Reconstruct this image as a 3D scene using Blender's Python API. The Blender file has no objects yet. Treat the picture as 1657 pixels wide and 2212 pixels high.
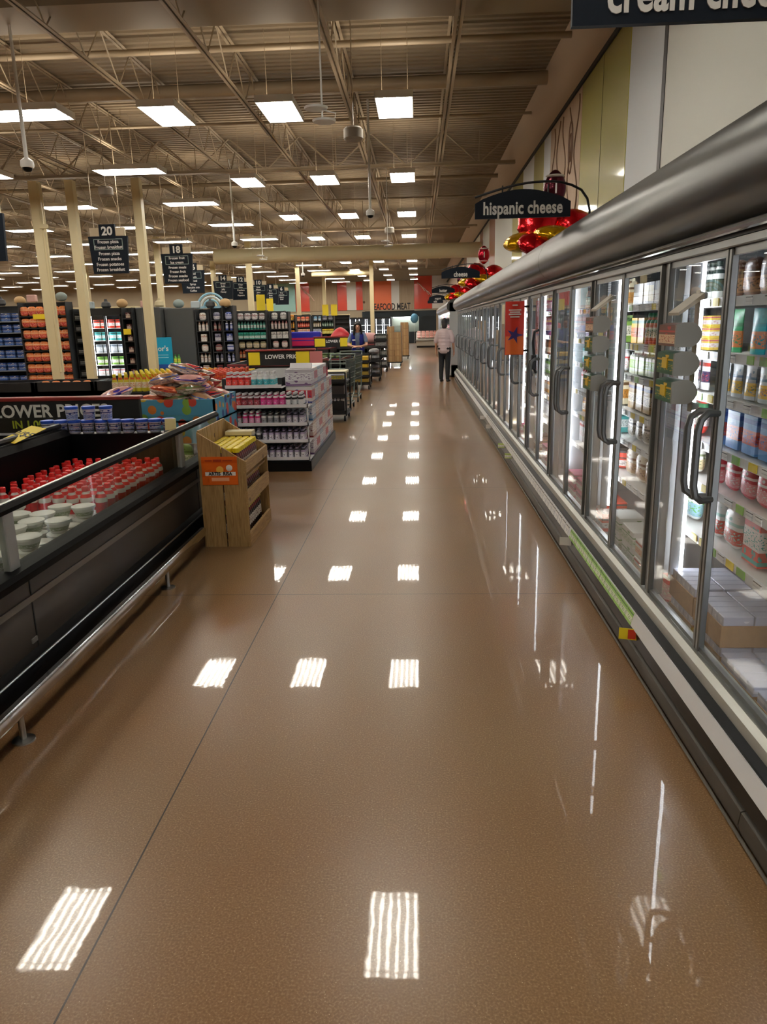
import bpy, bmesh, math, random, re
from mathutils import Vector, Matrix
random.seed(11)
R = math.radians
SC = bpy.context.scene
COL = SC.collection

# ------------------------------------------------------------------ camera, world, exposure
cam_data = bpy.data.cameras.new('camera')
cam_data.sensor_fit = 'HORIZONTAL'
cam_data.sensor_width = 36.0
cam_data.lens = 1600.0 / 1657.0 * 36.0
cam_data.clip_start = 0.05
cam_data.clip_end = 200
cam = bpy.data.objects.new('camera', cam_data)
COL.objects.link(cam)
cR = Vector((0.99868682, 0.04627336, -0.0219866))
cU = Vector((0.00986714, 0.24739613, 0.96886418))
cF = Vector((-0.050272, 0.96780883, -0.24661467))
cam.matrix_world = Matrix(((cR.x, cU.x, -cF.x, 0), (cR.y, cU.y, -cF.y, 0), (cR.z, cU.z, -cF.z, 1.6), (0, 0, 0, 1)))
SC.camera = cam
world = bpy.data.worlds.new('world')
SC.world = world
world.use_nodes = True
world.node_tree.nodes['Background'].inputs[0].default_value = (0.9, 0.95, 1.0, 1)
world.node_tree.nodes['Background'].inputs[1].default_value = 0.15
SC.view_settings.view_transform = 'Standard'
SC.view_settings.look = 'None'
SC.view_settings.gamma = 1
SC.view_settings.exposure = 0.56
SC.view_settings.use_curve_mapping = False
SC.cycles.use_denoising = True
SC.cycles.max_bounces = 8
SC.cycles.diffuse_bounces = 4
SC.cycles.glossy_bounces = 4
SC.cycles.transparent_max_bounces = 24
SC.cycles.sample_clamp_indirect = 6
SC.cycles.caustics_reflective = False
SC.cycles.caustics_refractive = False
LAMP = 30.0       # strength of the ceiling tubes
CASE_LED = 17.0    # strength of the strips inside the cases

# ------------------------------------------------------------------ materials
MATS = {}
def hexc(h):
    c = [int(h[i:i + 2], 16) / 255 for i in (0, 2, 4)]
    return tuple((x / 12.92 if x <= 0.04045 else ((x + 0.055) / 1.055) ** 2.4) for x in c) + (1,)
def col(c):
    return hexc(c) if isinstance(c, str) else tuple(c)[:3] + (1,)
def bsdf(name):
    m = bpy.data.materials.new(name)
    m.use_nodes = True
    return m, m.node_tree.nodes, m.node_tree.links, m.node_tree.nodes['Principled BSDF']
def mat(name, c='808080', rough=0.5, metal=0.0, coat=0.0, emit=0.0, spec=0.5, noise=0.0, nscale=8.0, bump=0.0):
    if name in MATS:
        return MATS[name]
    m, n, l, b = bsdf(name)
    b.inputs['Base Color'].default_value = col(c)
    b.inputs['Roughness'].default_value = rough
    b.inputs['Metallic'].default_value = metal
    b.inputs['Coat Weight'].default_value = coat
    b.inputs['Coat Roughness'].default_value = 0.06
    b.inputs['Specular IOR Level'].default_value = spec
    if emit:
        b.inputs['Emission Color'].default_value = col(c)
        b.inputs['Emission Strength'].default_value = emit
    if noise or bump:
        tc = n.new('ShaderNodeTexCoord'); nz = n.new('ShaderNodeTexNoise')
        nz.inputs['Scale'].default_value = nscale; nz.inputs['Detail'].default_value = 4
        l.new(tc.outputs['Object'], nz.inputs['Vector'])
        if noise:
            r = n.new('ShaderNodeValToRGB'); k = col(c)
            r.color_ramp.elements[0].position = 0.3; r.color_ramp.elements[1].position = 0.7
            r.color_ramp.elements[0].color = tuple(x * (1 - noise) for x in k[:3]) + (1,)
            r.color_ramp.elements[1].color = tuple(min(1, x * (1 + noise)) for x in k[:3]) + (1,)
            l.new(nz.outputs[0], r.inputs[0]); l.new(r.outputs[0], b.inputs['Base Color'])
        if bump:
            bp = n.new('ShaderNodeBump'); bp.inputs['Strength'].default_value = bump
            bp.inputs['Distance'].default_value = 0.01
            l.new(nz.outputs[0], bp.inputs['Height']); l.new(bp.outputs[0], b.inputs['Normal'])
    MATS[name] = m
    return m
def pack(c1, c2='f0f0f0', c3='303030', style=0, rough=0.3):
    """printed packaging: ground colour, a label block with small print-like specks, a band"""
    key = 'pack_%s_%s_%s_%d' % (c1, c2, c3, style)
    if key in MATS:
        return MATS[key]
    m, n, l, b = bsdf(key)
    b.inputs['Roughness'].default_value = rough
    tc = n.new('ShaderNodeTexCoord')
    sp = n.new('ShaderNodeSeparateXYZ'); l.new(tc.outputs['Generated'], sp.inputs[0])
    def band(sock, lo, hi):
        a = n.new('ShaderNodeMath'); a.operation = 'GREATER_THAN'; a.inputs[1].default_value = lo; l.new(sock, a.inputs[0])
        c = n.new('ShaderNodeMath'); c.operation = 'LESS_THAN'; c.inputs[1].default_value = hi; l.new(sock, c.inputs[0])
        d = n.new('ShaderNodeMath'); d.operation = 'MULTIPLY'; l.new(a.outputs[0], d.inputs[0]); l.new(c.outputs[0], d.inputs[1])
        return d.outputs[0]
    def mixc(fac, a, bb):
        x = n.new('ShaderNodeMix'); x.data_type = 'RGBA'
        l.new(fac, x.inputs[0])
        for s, v in ((6, a), (7, bb)):
            if isinstance(v, str): x.inputs[s].default_value = col(v)
            else: l.new(v, x.inputs[s])
        return x.outputs[2]
    z = sp.outputs[2]
    vo = n.new('ShaderNodeTexVoronoi'); vo.inputs['Scale'].default_value = 3.2 if style != 2 else 5.0
    l.new(tc.outputs['Generated'], vo.inputs['Vector'])
    rng = [(.25, .62, .78, .9), (.12, .5, .6, .68), (.35, .8, .05, .14), (.05, .4, .45, .6)][style % 4]
    blob = n.new('ShaderNodeMath'); blob.operation = 'LESS_THAN'; blob.inputs[1].default_value = 0.34
    l.new(vo.outputs['Distance'], blob.inputs[0])
    base = mixc(blob.outputs[0], c1, mixc(band(z, .15, .85), c1, c3)) if style in (1, 2) else c1
    o1 = mixc(band(z, rng[0], rng[1]), base, c2)
    o2 = mixc(band(z, rng[2], rng[3]), o1, c3)
    # small dark print on the label
    nz = n.new('ShaderNodeTexNoise'); nz.inputs['Scale'].default_value = 9; mp = n.new('ShaderNodeMapping')
    mp.inputs['Scale'].default_value = (1.0, 1.0, 3.0)
    l.new(tc.outputs['Generated'], mp.inputs[0]); l.new(mp.outputs[0], nz.inputs['Vector'])
    g = n.new('ShaderNodeMath'); g.operation = 'GREATER_THAN'; g.inputs[1].default_value = 0.57; l.new(nz.outputs[0], g.inputs[0])
    pr = n.new('ShaderNodeMath'); pr.operation = 'MULTIPLY'; l.new(g.outputs[0], pr.inputs[0]); l.new(band(z, rng[0] + .05, rng[1] - .05), pr.inputs[1])
    l.new(mixc(pr.outputs[0], o2, c3), b.inputs['Base Color'])
    MATS[key] = m
    return m
def glass_mat(name, tint=(1, 1, 1), gain=1.0):
    if name in MATS: return MATS[name]
    m = bpy.data.materials.new(name); m.use_nodes = True
    n, l = m.node_tree.nodes, m.node_tree.links
    n.clear()
    o = n.new('ShaderNodeOutputMaterial'); mx = n.new('ShaderNodeMixShader')
    t = n.new('ShaderNodeBsdfTransparent'); g = n.new('ShaderNodeBsdfGlossy'); f = n.new('ShaderNodeFresnel')
    t.inputs[0].default_value = tuple(tint) + (1,)
    g.inputs['Roughness'].default_value = 0.0
    gb = n.new('ShaderNodeNewGeometry'); mr = n.new('ShaderNodeMapRange')   # same reflectance on both faces of the pane
    mr.inputs[3].default_value = 1.45; mr.inputs[4].default_value = 1 / 1.45
    l.new(gb.outputs['Backfacing'], mr.inputs[0]); l.new(mr.outputs[0], f.inputs[0])
    k = n.new('ShaderNodeMath'); k.operation = 'MULTIPLY'; k.inputs[1].default_value = gain
    l.new(f.outputs[0], k.inputs[0]); l.new(k.outputs[0], mx.inputs[0])
    l.new(t.outputs[0], mx.inputs[1]); l.new(g.outputs[0], mx.inputs[2]); l.new(mx.outputs[0], o.inputs[0])
    MATS[name] = m
    return m
def floor_mat():
    m, n, l, b = bsdf('polished_concrete')
    geo = n.new('ShaderNodeNewGeometry')
    def noise(scale, detail=4):
        z = n.new('ShaderNodeTexNoise'); z.inputs['Scale'].default_value = scale; z.inputs['Detail'].default_value = detail
        l.new(geo.outputs['Position'], z.inputs['Vector']); return z.outputs[0]
    def ramp(s, stops):
        r = n.new('ShaderNodeValToRGB'); e = r.color_ramp.elements
        e[0].position, e[0].color = stops[0][0], col(stops[0][1]); e[1].position, e[1].color = stops[-1][0], col(stops[-1][1])
        for p, c in stops[1:-1]:
            x = e.new(p); x.color = col(c)
        l.new(s, r.inputs[0]); return r.outputs[0]
    def mix(f, a, c, mode='MIX'):
        x = n.new('ShaderNodeMix'); x.data_type = 'RGBA'; x.blend_type = mode
        if isinstance(f, float): x.inputs[0].default_value = f
        else: l.new(f, x.inputs[0])
        for i, v in ((6, a), (7, c)):
            if isinstance(v, str): x.inputs[i].default_value = col(v)
            else: l.new(v, x.inputs[i])
        return x.outputs[2]
    big = ramp(noise(0.55, 5), [(.3, '8a5c36'), (.5, '8a6844'), (.7, '8c7452')])
    fine = ramp(noise(160, 2), [(.3, '664a2c'), (.52, '876643'), (.72, 'b39873')])
    c = mix(0.5, big, fine)
    vo = n.new('ShaderNodeTexVoronoi'); vo.inputs['Scale'].default_value = 55
    l.new(geo.outputs['Position'], vo.inputs['Vector'])
    sp = n.new('ShaderNodeMath'); sp.operation = 'LESS_THAN'; sp.inputs[1].default_value = 0.07; l.new(vo.outputs['Distance'], sp.inputs[0])
    c = mix(sp.outputs[0], c, 'c9b08e')
    # saw-cut joints
    s = n.new('ShaderNodeSeparateXYZ'); l.new(geo.outputs['Position'], s.inputs[0])
    def joint(sock, off, period, w):
        a = n.new('ShaderNodeMath'); a.operation = 'ADD'; a.inputs[1].default_value = -off + period * 40 + period / 2; l.new(sock, a.inputs[0])
        d = n.new('ShaderNodeMath'); d.operation = 'MODULO'; d.inputs[1].default_value = period; l.new(a.outputs[0], d.inputs[0])
        e = n.new('ShaderNodeMath'); e.operation = 'SUBTRACT'; e.inputs[1].default_value = period / 2; l.new(d.outputs[0], e.inputs[0])
        g = n.new('ShaderNodeMath'); g.operation = 'ABSOLUTE'; l.new(e.outputs[0], g.inputs[0])
        h = n.new('ShaderNodeMath'); h.operation = 'LESS_THAN'; h.inputs[1].default_value = w; l.new(g.outputs[0], h.inputs[0]); return h.outputs[0]
    jn = n.new('ShaderNodeMath'); jn.operation = 'MAXIMUM'
    l.new(joint(s.outputs[0], -0.885, 3.6, .0028), jn.inputs[0]); l.new(joint(s.outputs[1], 4.25, 2.97, .0028), jn.inputs[1])
    c = mix(jn.outputs[0], c, '2c1d12')
    l.new(c, b.inputs['Base Color'])
    rr = n.new('ShaderNodeMapRange'); l.new(noise(1.6, 5), rr.inputs[0])
    rr.inputs[3].default_value = 0.285; rr.inputs[4].default_value = 0.35
    l.new(rr.outputs[0], b.inputs['Roughness'])
    b.inputs['Specular IOR Level'].default_value = 0.5
    b.inputs['Coat Weight'].default_value = 0.45
    b.inputs['Coat Roughness'].default_value = 0.025
    b.inputs['Coat IOR'].default_value = 1.5
    bp = n.new('ShaderNodeBump'); bp.inputs['Strength'].default_value = 0.04; bp.inputs['Distance'].default_value = 0.004
    l.new(noise(9, 3), bp.inputs['Height']); l.new(bp.outputs[0], b.inputs['Coat Normal'])
    MATS['polished_concrete'] = m
    return m
def wood_mat(name, c1, c2, axis=2, scale=1.0):
    if name in MATS: return MATS[name]
    m, n, l, b = bsdf(name)
    tc = n.new('ShaderNodeTexCoord'); mp = n.new('ShaderNodeMapping'); nz = n.new('ShaderNodeTexNoise')
    s = [22 * scale] * 3; s[axis] = 1.6 * scale
    mp.inputs['Scale'].default_value = s
    l.new(tc.outputs['Object'], mp.inputs[0]); l.new(mp.outputs[0], nz.inputs['Vector'])
    nz.inputs['Detail'].default_value = 5; nz.inputs['Distortion'].default_value = 0.6
    r = n.new('ShaderNodeValToRGB'); e = r.color_ramp.elements
    e[0].position, e[0].color, e[1].position, e[1].color = .3, col(c1), .68, col(c2)
    l.new(nz.outputs[0], r.inputs[0])
    vo = n.new('ShaderNodeTexVoronoi'); vo.inputs['Scale'].default_value = 5 * scale
    l.new(tc.outputs['Object'], vo.inputs['Vector'])
    k = n.new('ShaderNodeMath'); k.operation = 'LESS_THAN'; k.inputs[1].default_value = 0.09; l.new(vo.outputs['Distance'], k.inputs[0])
    x = n.new('ShaderNodeMix'); x.data_type = 'RGBA'; l.new(k.outputs[0], x.inputs[0]); l.new(r.outputs[0], x.inputs[6]); x.inputs[7].default_value = col('5a3a1c')
    l.new(x.outputs[2], b.inputs['Base Color'])
    b.inputs['Roughness'].default_value = 0.6
    MATS[name] = m
    return m

# ------------------------------------------------------------------ mesh accumulator
class M:
    def __init__(s): s.v = []; s.f = []; s.mi = []; s.sm = []
    def add(s, vs, fs, mi=0, sm=False):
        o = len(s.v); s.v += [tuple(p) for p in vs]
        for f in fs: s.f.append([i + o for i in f]); s.mi.append(mi); s.sm.append(sm)
        return s
    def box(s, x0, x1, y0, y1, z0, z1, mi=0):
        v = [(x, y, z) for x in (x0, x1) for y in (y0, y1) for z in (z0, z1)]
        return s.add(v, [(0, 1, 3, 2), (4, 6, 7, 5), (0, 4, 5, 1), (2, 3, 7, 6), (0, 2, 6, 4), (1, 5, 7, 3)], mi)
    def cbox(s, x0, x1, y0, y1, z0, z1, b=0.004, mi=0):
        """box with chamfered edges"""
        X, Y, Z = (x0, x1), (y0, y1), (z0, z1); v = []; idx = {}
        for i in (0, 1):
            for j in (0, 1):
                for k in (0, 1):
                    dx, dy, dz = (b, -b)[i], (b, -b)[j], (b, -b)[k]
                    for a, p in enumerate(((X[i], Y[j] + dy, Z[k] + dz), (X[i] + dx, Y[j], Z[k] + dz), (X[i] + dx, Y[j] + dy, Z[k]))):
                        idx[i, j, k, a] = len(v); v.append(p)
        f = []
        for i in (0, 1):
            f.append([idx[i, 0, 0, 0], idx[i, 1, 0, 0], idx[i, 1, 1, 0], idx[i, 0, 1, 0]])
            f.append([idx[0, i, 0, 1], idx[1, i, 0, 1], idx[1, i, 1, 1], idx[0, i, 1, 1]])
            f.append([idx[0, 0, i, 2], idx[1, 0, i, 2], idx[1, 1, i, 2], idx[0, 1, i, 2]])
            for j in (0, 1):
                f.append([idx[i, j, 0, 0], idx[i, j, 1, 0], idx[i, j, 1, 1], idx[i, j, 0, 1]])
                f.append([idx[i, 0, j, 0], idx[i, 1, j, 0], idx[i, 1, j, 2], idx[i, 0, j, 2]])
                f.append([idx[0, i, j, 1], idx[1, i, j, 1], idx[1, i, j, 2], idx[0, i, j, 2]])
                for k in (0, 1): f.append([idx[i, j, k, 0], idx[i, j, k, 1], idx[i, j, k, 2]])
        return s.add(v, f, mi)
    def lathe(s, cx, cy, prof, n=14, mi=0, sm=True):
        v = []; f = []
        for r, z in prof:
            for i in range(n):
                a = 2 * math.pi * i / n; v.append((cx + r * math.cos(a), cy + r * math.sin(a), z))
        for j in range(len(prof) - 1):
            for i in range(n):
                f.append((j * n + i, j * n + (i + 1) % n, (j + 1) * n + (i + 1) % n, (j + 1) * n + i))
        f.append(tuple(range(n))[::-1]); f.append(tuple(range((len(prof) - 1) * n, len(prof) * n)))
        return s.add(v, f, mi, sm)
    def tube(s, pts, r, n=8, mi=0, sm=True, closed=False):
        pts = [Vector(p) for p in pts]; v = []; f = []; m = len(pts)
        up = None
        for i, p in enumerate(pts):
            if closed: t = pts[(i + 1) % m] - pts[i - 1]
            else: t = pts[min(i + 1, m - 1)] - pts[max(i - 1, 0)]
            t.normalize()
            if up is None: up = Vector((0, 0, 1)) if abs(t.z) < 0.9 else Vector((1, 0, 0))
            a = t.cross(up); a.normalize(); b = a.cross(t); b.normalize(); up = b
            rr = r[i] if isinstance(r, (list, tuple)) else r
            for k in range(n):
                q = 2 * math.pi * k / n; w = p + a * (rr * math.cos(q)) + b * (rr * math.sin(q)); v.append(tuple(w))
        for j in range(m if closed else m - 1):
            j2 = (j + 1) % m
            for k in range(n): f.append((j * n + k, j * n + (k + 1) % n, j2 * n + (k + 1) % n, j2 * n + k))
        if not closed: f.append(tuple(range(n))[::-1]); f.append(tuple(range((m - 1) * n, m * n)))
        return s.add(v, f, mi, sm)
    def prism(s, poly, a, b, axis='y', mi=0, sm=False):
        def P(u, w, t): return (u, t, w) if axis == 'y' else ((t, u, w) if axis == 'x' else (u, w, t))
        n = len(poly)
        v = [P(u, w, a) for u, w in poly] + [P(u, w, b) for u, w in poly]
        f = [(i, (i + 1) % n, n + (i + 1) % n, n + i) for i in range(n)]
        s.add(v, f, mi, sm)
        o = len(s.v) - 2 * n
        for q in (range(n), range(n, 2 * n)): s.f.append([o + i for i in q]); s.mi.append(mi); s.sm.append(False)
        return s
    def ell(s, c, r, nu=12, nv=8, mi=0, fn=None):
        v = []; f = []
        for j in range(nv + 1):
            th = math.pi * j / nv
            for i in range(nu):
                ph = 2 * math.pi * i / nu
                p = Vector((math.sin(th) * math.cos(ph), math.sin(th) * math.sin(ph), math.cos(th)))
                if fn: p = fn(p)
                v.append((c[0] + p.x * r[0], c[1] + p.y * r[1], c[2] + p.z * r[2]))
        for j in range(nv):
            for i in range(nu): f.append((j * nu + i, j * nu + (i + 1) % nu, (j + 1) * nu + (i + 1) % nu, (j + 1) * nu + i))
        return s.add(v, f, mi, True)
    def mesh(s, name, mats, angle=40):
        me = bpy.data.meshes.new(name)
        me.from_pydata(s.v, [], s.f)
        if not isinstance(mats, (list, tuple)): mats = [mats]
        for m in mats: me.materials.append(m)
        me.polygons.foreach_set('material_index', s.mi)
        me.polygons.foreach_set('use_smooth', s.sm)
        bm = bmesh.new(); bm.from_mesh(me)
        bmesh.ops.remove_doubles(bm, verts=bm.verts, dist=1e-6)
        bmesh.ops.recalc_face_normals(bm, faces=bm.faces)
        bm.to_mesh(me); bm.free()
        if any(s.sm): me.set_sharp_from_angle(angle=R(angle))
        return me
    def obj(s, name, mats, parent=None, loc=(0, 0, 0), rot=(0, 0, 0), angle=40):
        o = bpy.data.objects.new(name, s.mesh(name, mats, angle)); COL.objects.link(o)
        if parent: o.parent = parent
        o.location = loc; o.rotation_euler = rot
        return o
NUM = 'zero one two three four five six seven eight nine ten'.split()
def spell(s):
    for a, b in ((' nearest', ' first'), ('nearest ', 'first '), ('farthest', 'last'), (' left of ', ' next to '), (' right of ', ' next to ')): s = s.replace(a, b)
    return re.sub(r'\b(level|row|tier) (\d+)', lambda m: m.group(1) + ' ' + NUM[int(m.group(2))], s)
def tag(o, label, cat, group=None, kind=None):
    label = spell(label); group = spell(group) if group else None
    o['label'] = label; o['category'] = cat
    if group: o['group'] = group
    if kind: o['kind'] = kind
    return o
def thing(name, label, cat, loc=(0, 0, 0), rz=0, group=None):
    o = bpy.data.objects.new(name, None); COL.objects.link(o); o.empty_display_size = 0.1
    o.location = loc; o.rotation_euler = (0, 0, rz)
    return tag(o, label, cat, group)
def struct(o, label=None):
    o['kind'] = 'structure'
    if label: o['label'] = label
    return o
def dup(o, loc=None, rot=None, label=None, group=None, parent=None, scale=None, name=None):
    c = o.copy(); COL.objects.link(c)
    if name: c.name = name
    c.parent = parent
    if loc is not None: c.location = loc
    if rot is not None: c.rotation_euler = rot if isinstance(rot, (tuple, list)) else (0, 0, rot)
    if scale is not None: c.scale = scale
    if label: c['label'] = spell(label)
    if group: c['group'] = spell(group)
    for ch in o.children: dup(ch, parent=c)
    return c
def drop(o):
    for ch in list(o.children): drop(ch)
    bpy.data.objects.remove(o)
def text_mesh(body, size, mt, depth=0.002, fat=0.0, align='CENTER', spacing=1.0):
    """flat lettering in the XZ plane facing -Y"""
    cu = bpy.data.curves.new('lettering', 'FONT'); cu.body = body; cu.size = size; cu.extrude = depth; cu.offset = fat
    cu.align_x = align; cu.align_y = 'CENTER'; cu.space_character = spacing; cu.resolution_u = 3
    o = bpy.data.objects.new('lettering', cu); COL.objects.link(o)
    bpy.context.view_layer.update()
    me = bpy.data.meshes.new_from_object(o)
    bpy.data.objects.remove(o)
    me.transform(Matrix.Rotation(math.pi / 2, 4, 'X'))
    me.materials.clear(); me.materials.append(mt)
    return me
def text(body, size, mt, parent, loc, name='lettering', rot=(0, 0, 0), **k):
    o = bpy.data.objects.new(name, text_mesh(body, size, mt, **k)); COL.objects.link(o)
    o.parent = parent; o.location = loc; o.rotation_euler = rot
    return o

black = mat('black_gloss', '060708', 0.35, spec=.2)
rubber = mat('black_rubber', '050506', 0.55, spec=.08)
blackm = mat('black_matt', '101113', 0.6)
steel = mat('brushed_steel', 'b9b9b6', 0.28, 1.0)
chrome = mat('bright_steel', 'd8d6cf', 0.14, 1.0)
satin = mat('satin_aluminium', '8f908e', 0.42, 0.7)
white = mat('white_paint', 'e6e6e2', 0.4)
tagw = mat('white_label_stock', 'f4f4f0', 0.5)
tagy = mat('yellow_label_stock', 'f6dc2c', 0.5)
navy = mat('navy_sign', '0c1724', 0.55, spec=.25)
lettering = mat('white_lettering', 'f2f2ee', 0.5)
cream = mat('cream_paint', 'ddd0a6', 0.5)
steeltan = mat('tan_roof_steel', 'a19179', 0.5)
tube_light = mat('lit_tube', 'fff8ec', 0.5, emit=LAMP)
up_light = mat('lit_top_slot', 'fff0da', 0.5, emit=LAMP * 0.28)
led_light = mat('lit_case_strip', 'f4f8ff', 0.5, emit=CASE_LED)
door_glass = glass_mat('door_glass', (0.99, 0.995, 0.99), 0.95)
clear_glass = glass_mat('freezer_glass', (0.93, 0.96, 0.93), 0.7)

# ------------------------------------------------------------------ structure
WX, DECK, YB = 2.45, 6.2, 66.0
struct(M().box(-46, WX + .3, -9, YB, -0.2, 0).obj('floor', floor_mat()), 'brown polished concrete floor with saw-cut joints')
# ribbed roof deck, ribs run across the aisle
dk = M(); y = -9.0; poly = []
while y < YB:
    poly += [(y, DECK), (y + .09, DECK), (y + .11, DECK + .05), (y + .18, DECK + .05), (y + .20, DECK)]
    y += .2
vs = []; fs = []
for i, (yy, zz) in enumerate(poly): vs += [(-46, yy, zz), (WX + .3, yy, zz)]
for i in range(len(poly) - 1): fs.append((2 * i, 2 * i + 1, 2 * i + 3, 2 * i + 2))
dk.add(vs, fs); dk.box(-46, WX + .3, -9, YB, DECK + .06, DECK + .2)
struct(dk.obj('ceiling', mat('tan_roof_deck', '8c7d67', 0.6)), 'ribbed tan steel roof deck')
struct(M().box(WX, WX + .3, -9, YB, 4.95, DECK).box(WX + .03, WX + .3, -9, YB, 0, 4.95).obj('wall_right', mat('tan_wall', 'c8b5a0', 0.7)), 'tan wall above the cold cases')
struct(M().box(-46, WX, YB, YB + .3, 0, DECK).obj('wall_back', mat('beige_wall', 'a89a82', 0.7)), 'beige far wall')
struct(M().box(-46.3, -46, -9, YB, 0, DECK).obj('wall_left', mat('beige_wall', 'a89a82', 0.7)), 'beige far left wall')
struct(M().box(-46, WX, -9.3, -9, 0, DECK).obj('wall_front', mat('beige_wall', 'a89a82', 0.7)), 'beige wall behind the shopper')
struct(M().box(WX - .075, WX + .02, -9, YB, 4.885, 4.945).obj('trim_1', blackm), 'thin black line along the top of the wall panels')

def joist_mesh(L, n):
    """open-web joist, bottom chord of two angles at z 0, top chord at z .68"""
    m = M()
    for s in (-1, 1):
        m.box(min(s * .012, s * .062), max(s * .012, s * .062), 0, L, 0, .008)
        m.box(min(s * .012, s * .018), max(s * .012, s * .018), 0, L, 0, .055)
        m.box(min(s * .012, s * .062), max(s * .012, s * .062), 0, L, .66, .668)
    st = L / n
    for i in range(n):
        m.tube([(0, i * st, .66), (0, (i + .5) * st, .02)], .012, 5); m.tube([(0, (i + .5) * st, .02), (0, (i + 1) * st, .66)], .012, 5)
    return m
jm = joist_mesh(12.5, 10).mesh('roof_joist', steeltan)
for k, y0 in enumerate((-4.7, 7.8, 20.3, 32.8, 45.3)):
    for i in range(-13 if k else -3, 1):
        o = bpy.data.objects.new('roof_joist', jm); COL.objects.link(o)
        o.location = (.57 + 1.83 * i, y0, 5.5); struct(o); o['group'] = 'open web roof joists'
def girder_mesh(x0, x1):
    m = M()
    for s in (-1, 1):
        m.box(x0, x1, min(s * .015, s * .09), max(s * .015, s * .09), 0, .012); m.box(x0, x1, min(s * .015, s * .025), max(s * .015, s * .025), 0, .08)
        m.box(x0, x1, min(s * .015, s * .09), max(s * .015, s * .09), .80, .812)
    n = round((x1 - x0) / 1.83); st = (x1 - x0) / n
    for i in range(n):
        a = x0 + i * st
        m.tube([(a, 0, .8), (a + st / 2, 0, .02)], .022, 5); m.tube([(a + st / 2, 0, .02), (a + st, 0, .8)], .022, 5)
        m.tube([(a + st / 2, 0, .02), (a + st / 2, 0, .8)], .010, 5)
    return m
gm = girder_mesh(-30, WX).mesh('roof_girder', steeltan)
for y0 in (7.8, 20.3, 32.8, 45.3, 57.8):
    o = bpy.data.objects.new('roof_girder', gm); COL.objects.link(o); o.location = (0, y0, 5.42); struct(o); o['group'] = 'deep trussed roof girders'
# cross bridging lines and the broad boxed duct over the aisle
struct(M().box(-30, WX, 10.75, 11.65, 5.70, 6.15).obj('ceiling_duct', mat('tan_roof_deck', '8c7d67', .6)), 'broad tan boxed duct crossing just under the roof deck')
for i, (yy, zz, rr) in enumerate(((13.3, 5.95, .05), (15.6, 6.0, .12), (17.6, 5.9, .03), (24.6, 5.9, .06), (28.5, 5.95, .03), (37.5, 5.95, .05))):
    o = struct(M().tube([(-30, yy, zz), (WX, yy, zz)], rr, 10).obj('ceiling_pipe', steeltan)); o['group'] = 'pipes crossing under the roof deck'
# big round cream ducts far back
def duct(x0, x1, y, z, r, label):
    t = thing('air_duct', label, 'duct', (0, y, z))
    m = M().tube([(x0, 0, 0), (x1, 0, 0)], r, 20)
    m.obj('duct_pipe', cream, t)
    x = x0 + 1.5
    while x < x1 - .5:
        M().tube([(x, 0, 0), (x + .05, 0, 0)], r + .015, 20).obj('joint_band', cream, t)
        M().box(x - .5, x - .48, -.01, .01, r - .03, DECK - z).obj('hanger', steeltan, t); x += 2.4
duct(-7.9, WX, 30, 4.25, .28, 'thick cream round air duct crossing the nearer part of the hall')
duct(-6.9, -2.9, 50, 4.8, .17, 'thick cream round air duct crossing far down the hall, behind the nearer one')

# ------------------------------------------------------------------ columns
for i, (px, py, w) in enumerate([(-9.95, 20.3, .30), (-9.0, 20.3, .28), (-7.25, 20.3, .28), (-11.1, 32.8, .30), (-7.2, 32.8, .30), (-12.1, 45.3, .32), (-7.1, 45.3, .3), (-2.75, 45.3, .3), (-7.1, 57.8, .32), (-20.5, 32.8, .3), (-19.8, 45.3, .4)]):
    w *= .76
    m = M().box(-w / 2, w / 2, -w / 2, w / 2, 0, 5.36)
    if i == 0: m.box(w / 2, w / 2 + .05, -.1, -.05, .5, 5.3).box(w / 2 + .08, w / 2 + .11, -.1, -.07, .5, 5.3).box(w / 2 - .02, w / 2 + .2, -.2, -.14, 4.2, 4.3)
    o = struct(m.obj('column', cream, None, (px, py, 0))); o['group'] = 'cream roof columns'

# ------------------------------------------------------------------ ceiling lights
def fixture(w, L, n, name='ceiling_light', label='', group=''):
    """housing with n long tubes along y"""
    t = thing(name, label, 'light', (0, 0, 0), 0, group)
    h = M().box(-w / 2, w / 2, -L / 2, L / 2, .03, .09)
    for a, b in ((-w / 2, -w / 2 + .012), (w / 2 - .012, w / 2)): h.box(a, b, -L / 2, L / 2, -.012, .03)
    for a, b in ((-L / 2, -L / 2 + .02), (L / 2 - .02, L / 2)): h.box(-w / 2, w / 2, a, b, -.012, .03)
    st = w / n
    for i in range(1, n):
        x = -w / 2 + i * st; h.prism([(x - .012, .03), (x + .012, .03), (x, .0)], -L / 2, L / 2, 'y')
    h.obj('housing', mat('white_fixture', 'e8e8e6', 0.3), t)
    for yy in (-L / 2 + .10, L / 2 - .10): M().box(-w / 2 + .012, w / 2 - .012, yy - .004, yy + .004, -.016, -.008).obj('guard_bar', mat('grey_guard', '8a8a88', .5), t)
    tb = M()
    for i in range(n):
        x = -w / 2 + (i + .5) * st; tb.tube([(x, -L / 2 + .03, .012), (x, L / 2 - .03, .012)], .017, 6)
    tb.obj('tubes', tube_light, t)
    M().box(-w * .3, w * .3, -L * .42, L * .42, .09, .096).obj('top_slot', up_light, t)
    for sx in (-1, 1): M().tube([(sx * w * .35, 0, .09), (sx * w * .35, 0, 1.2)], .004, 4).obj('hanger', steeltan, t)
    return t
LZ = 4.95
L1 = fixture(.59, 1.22, 6, label='x', group='x')
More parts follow.
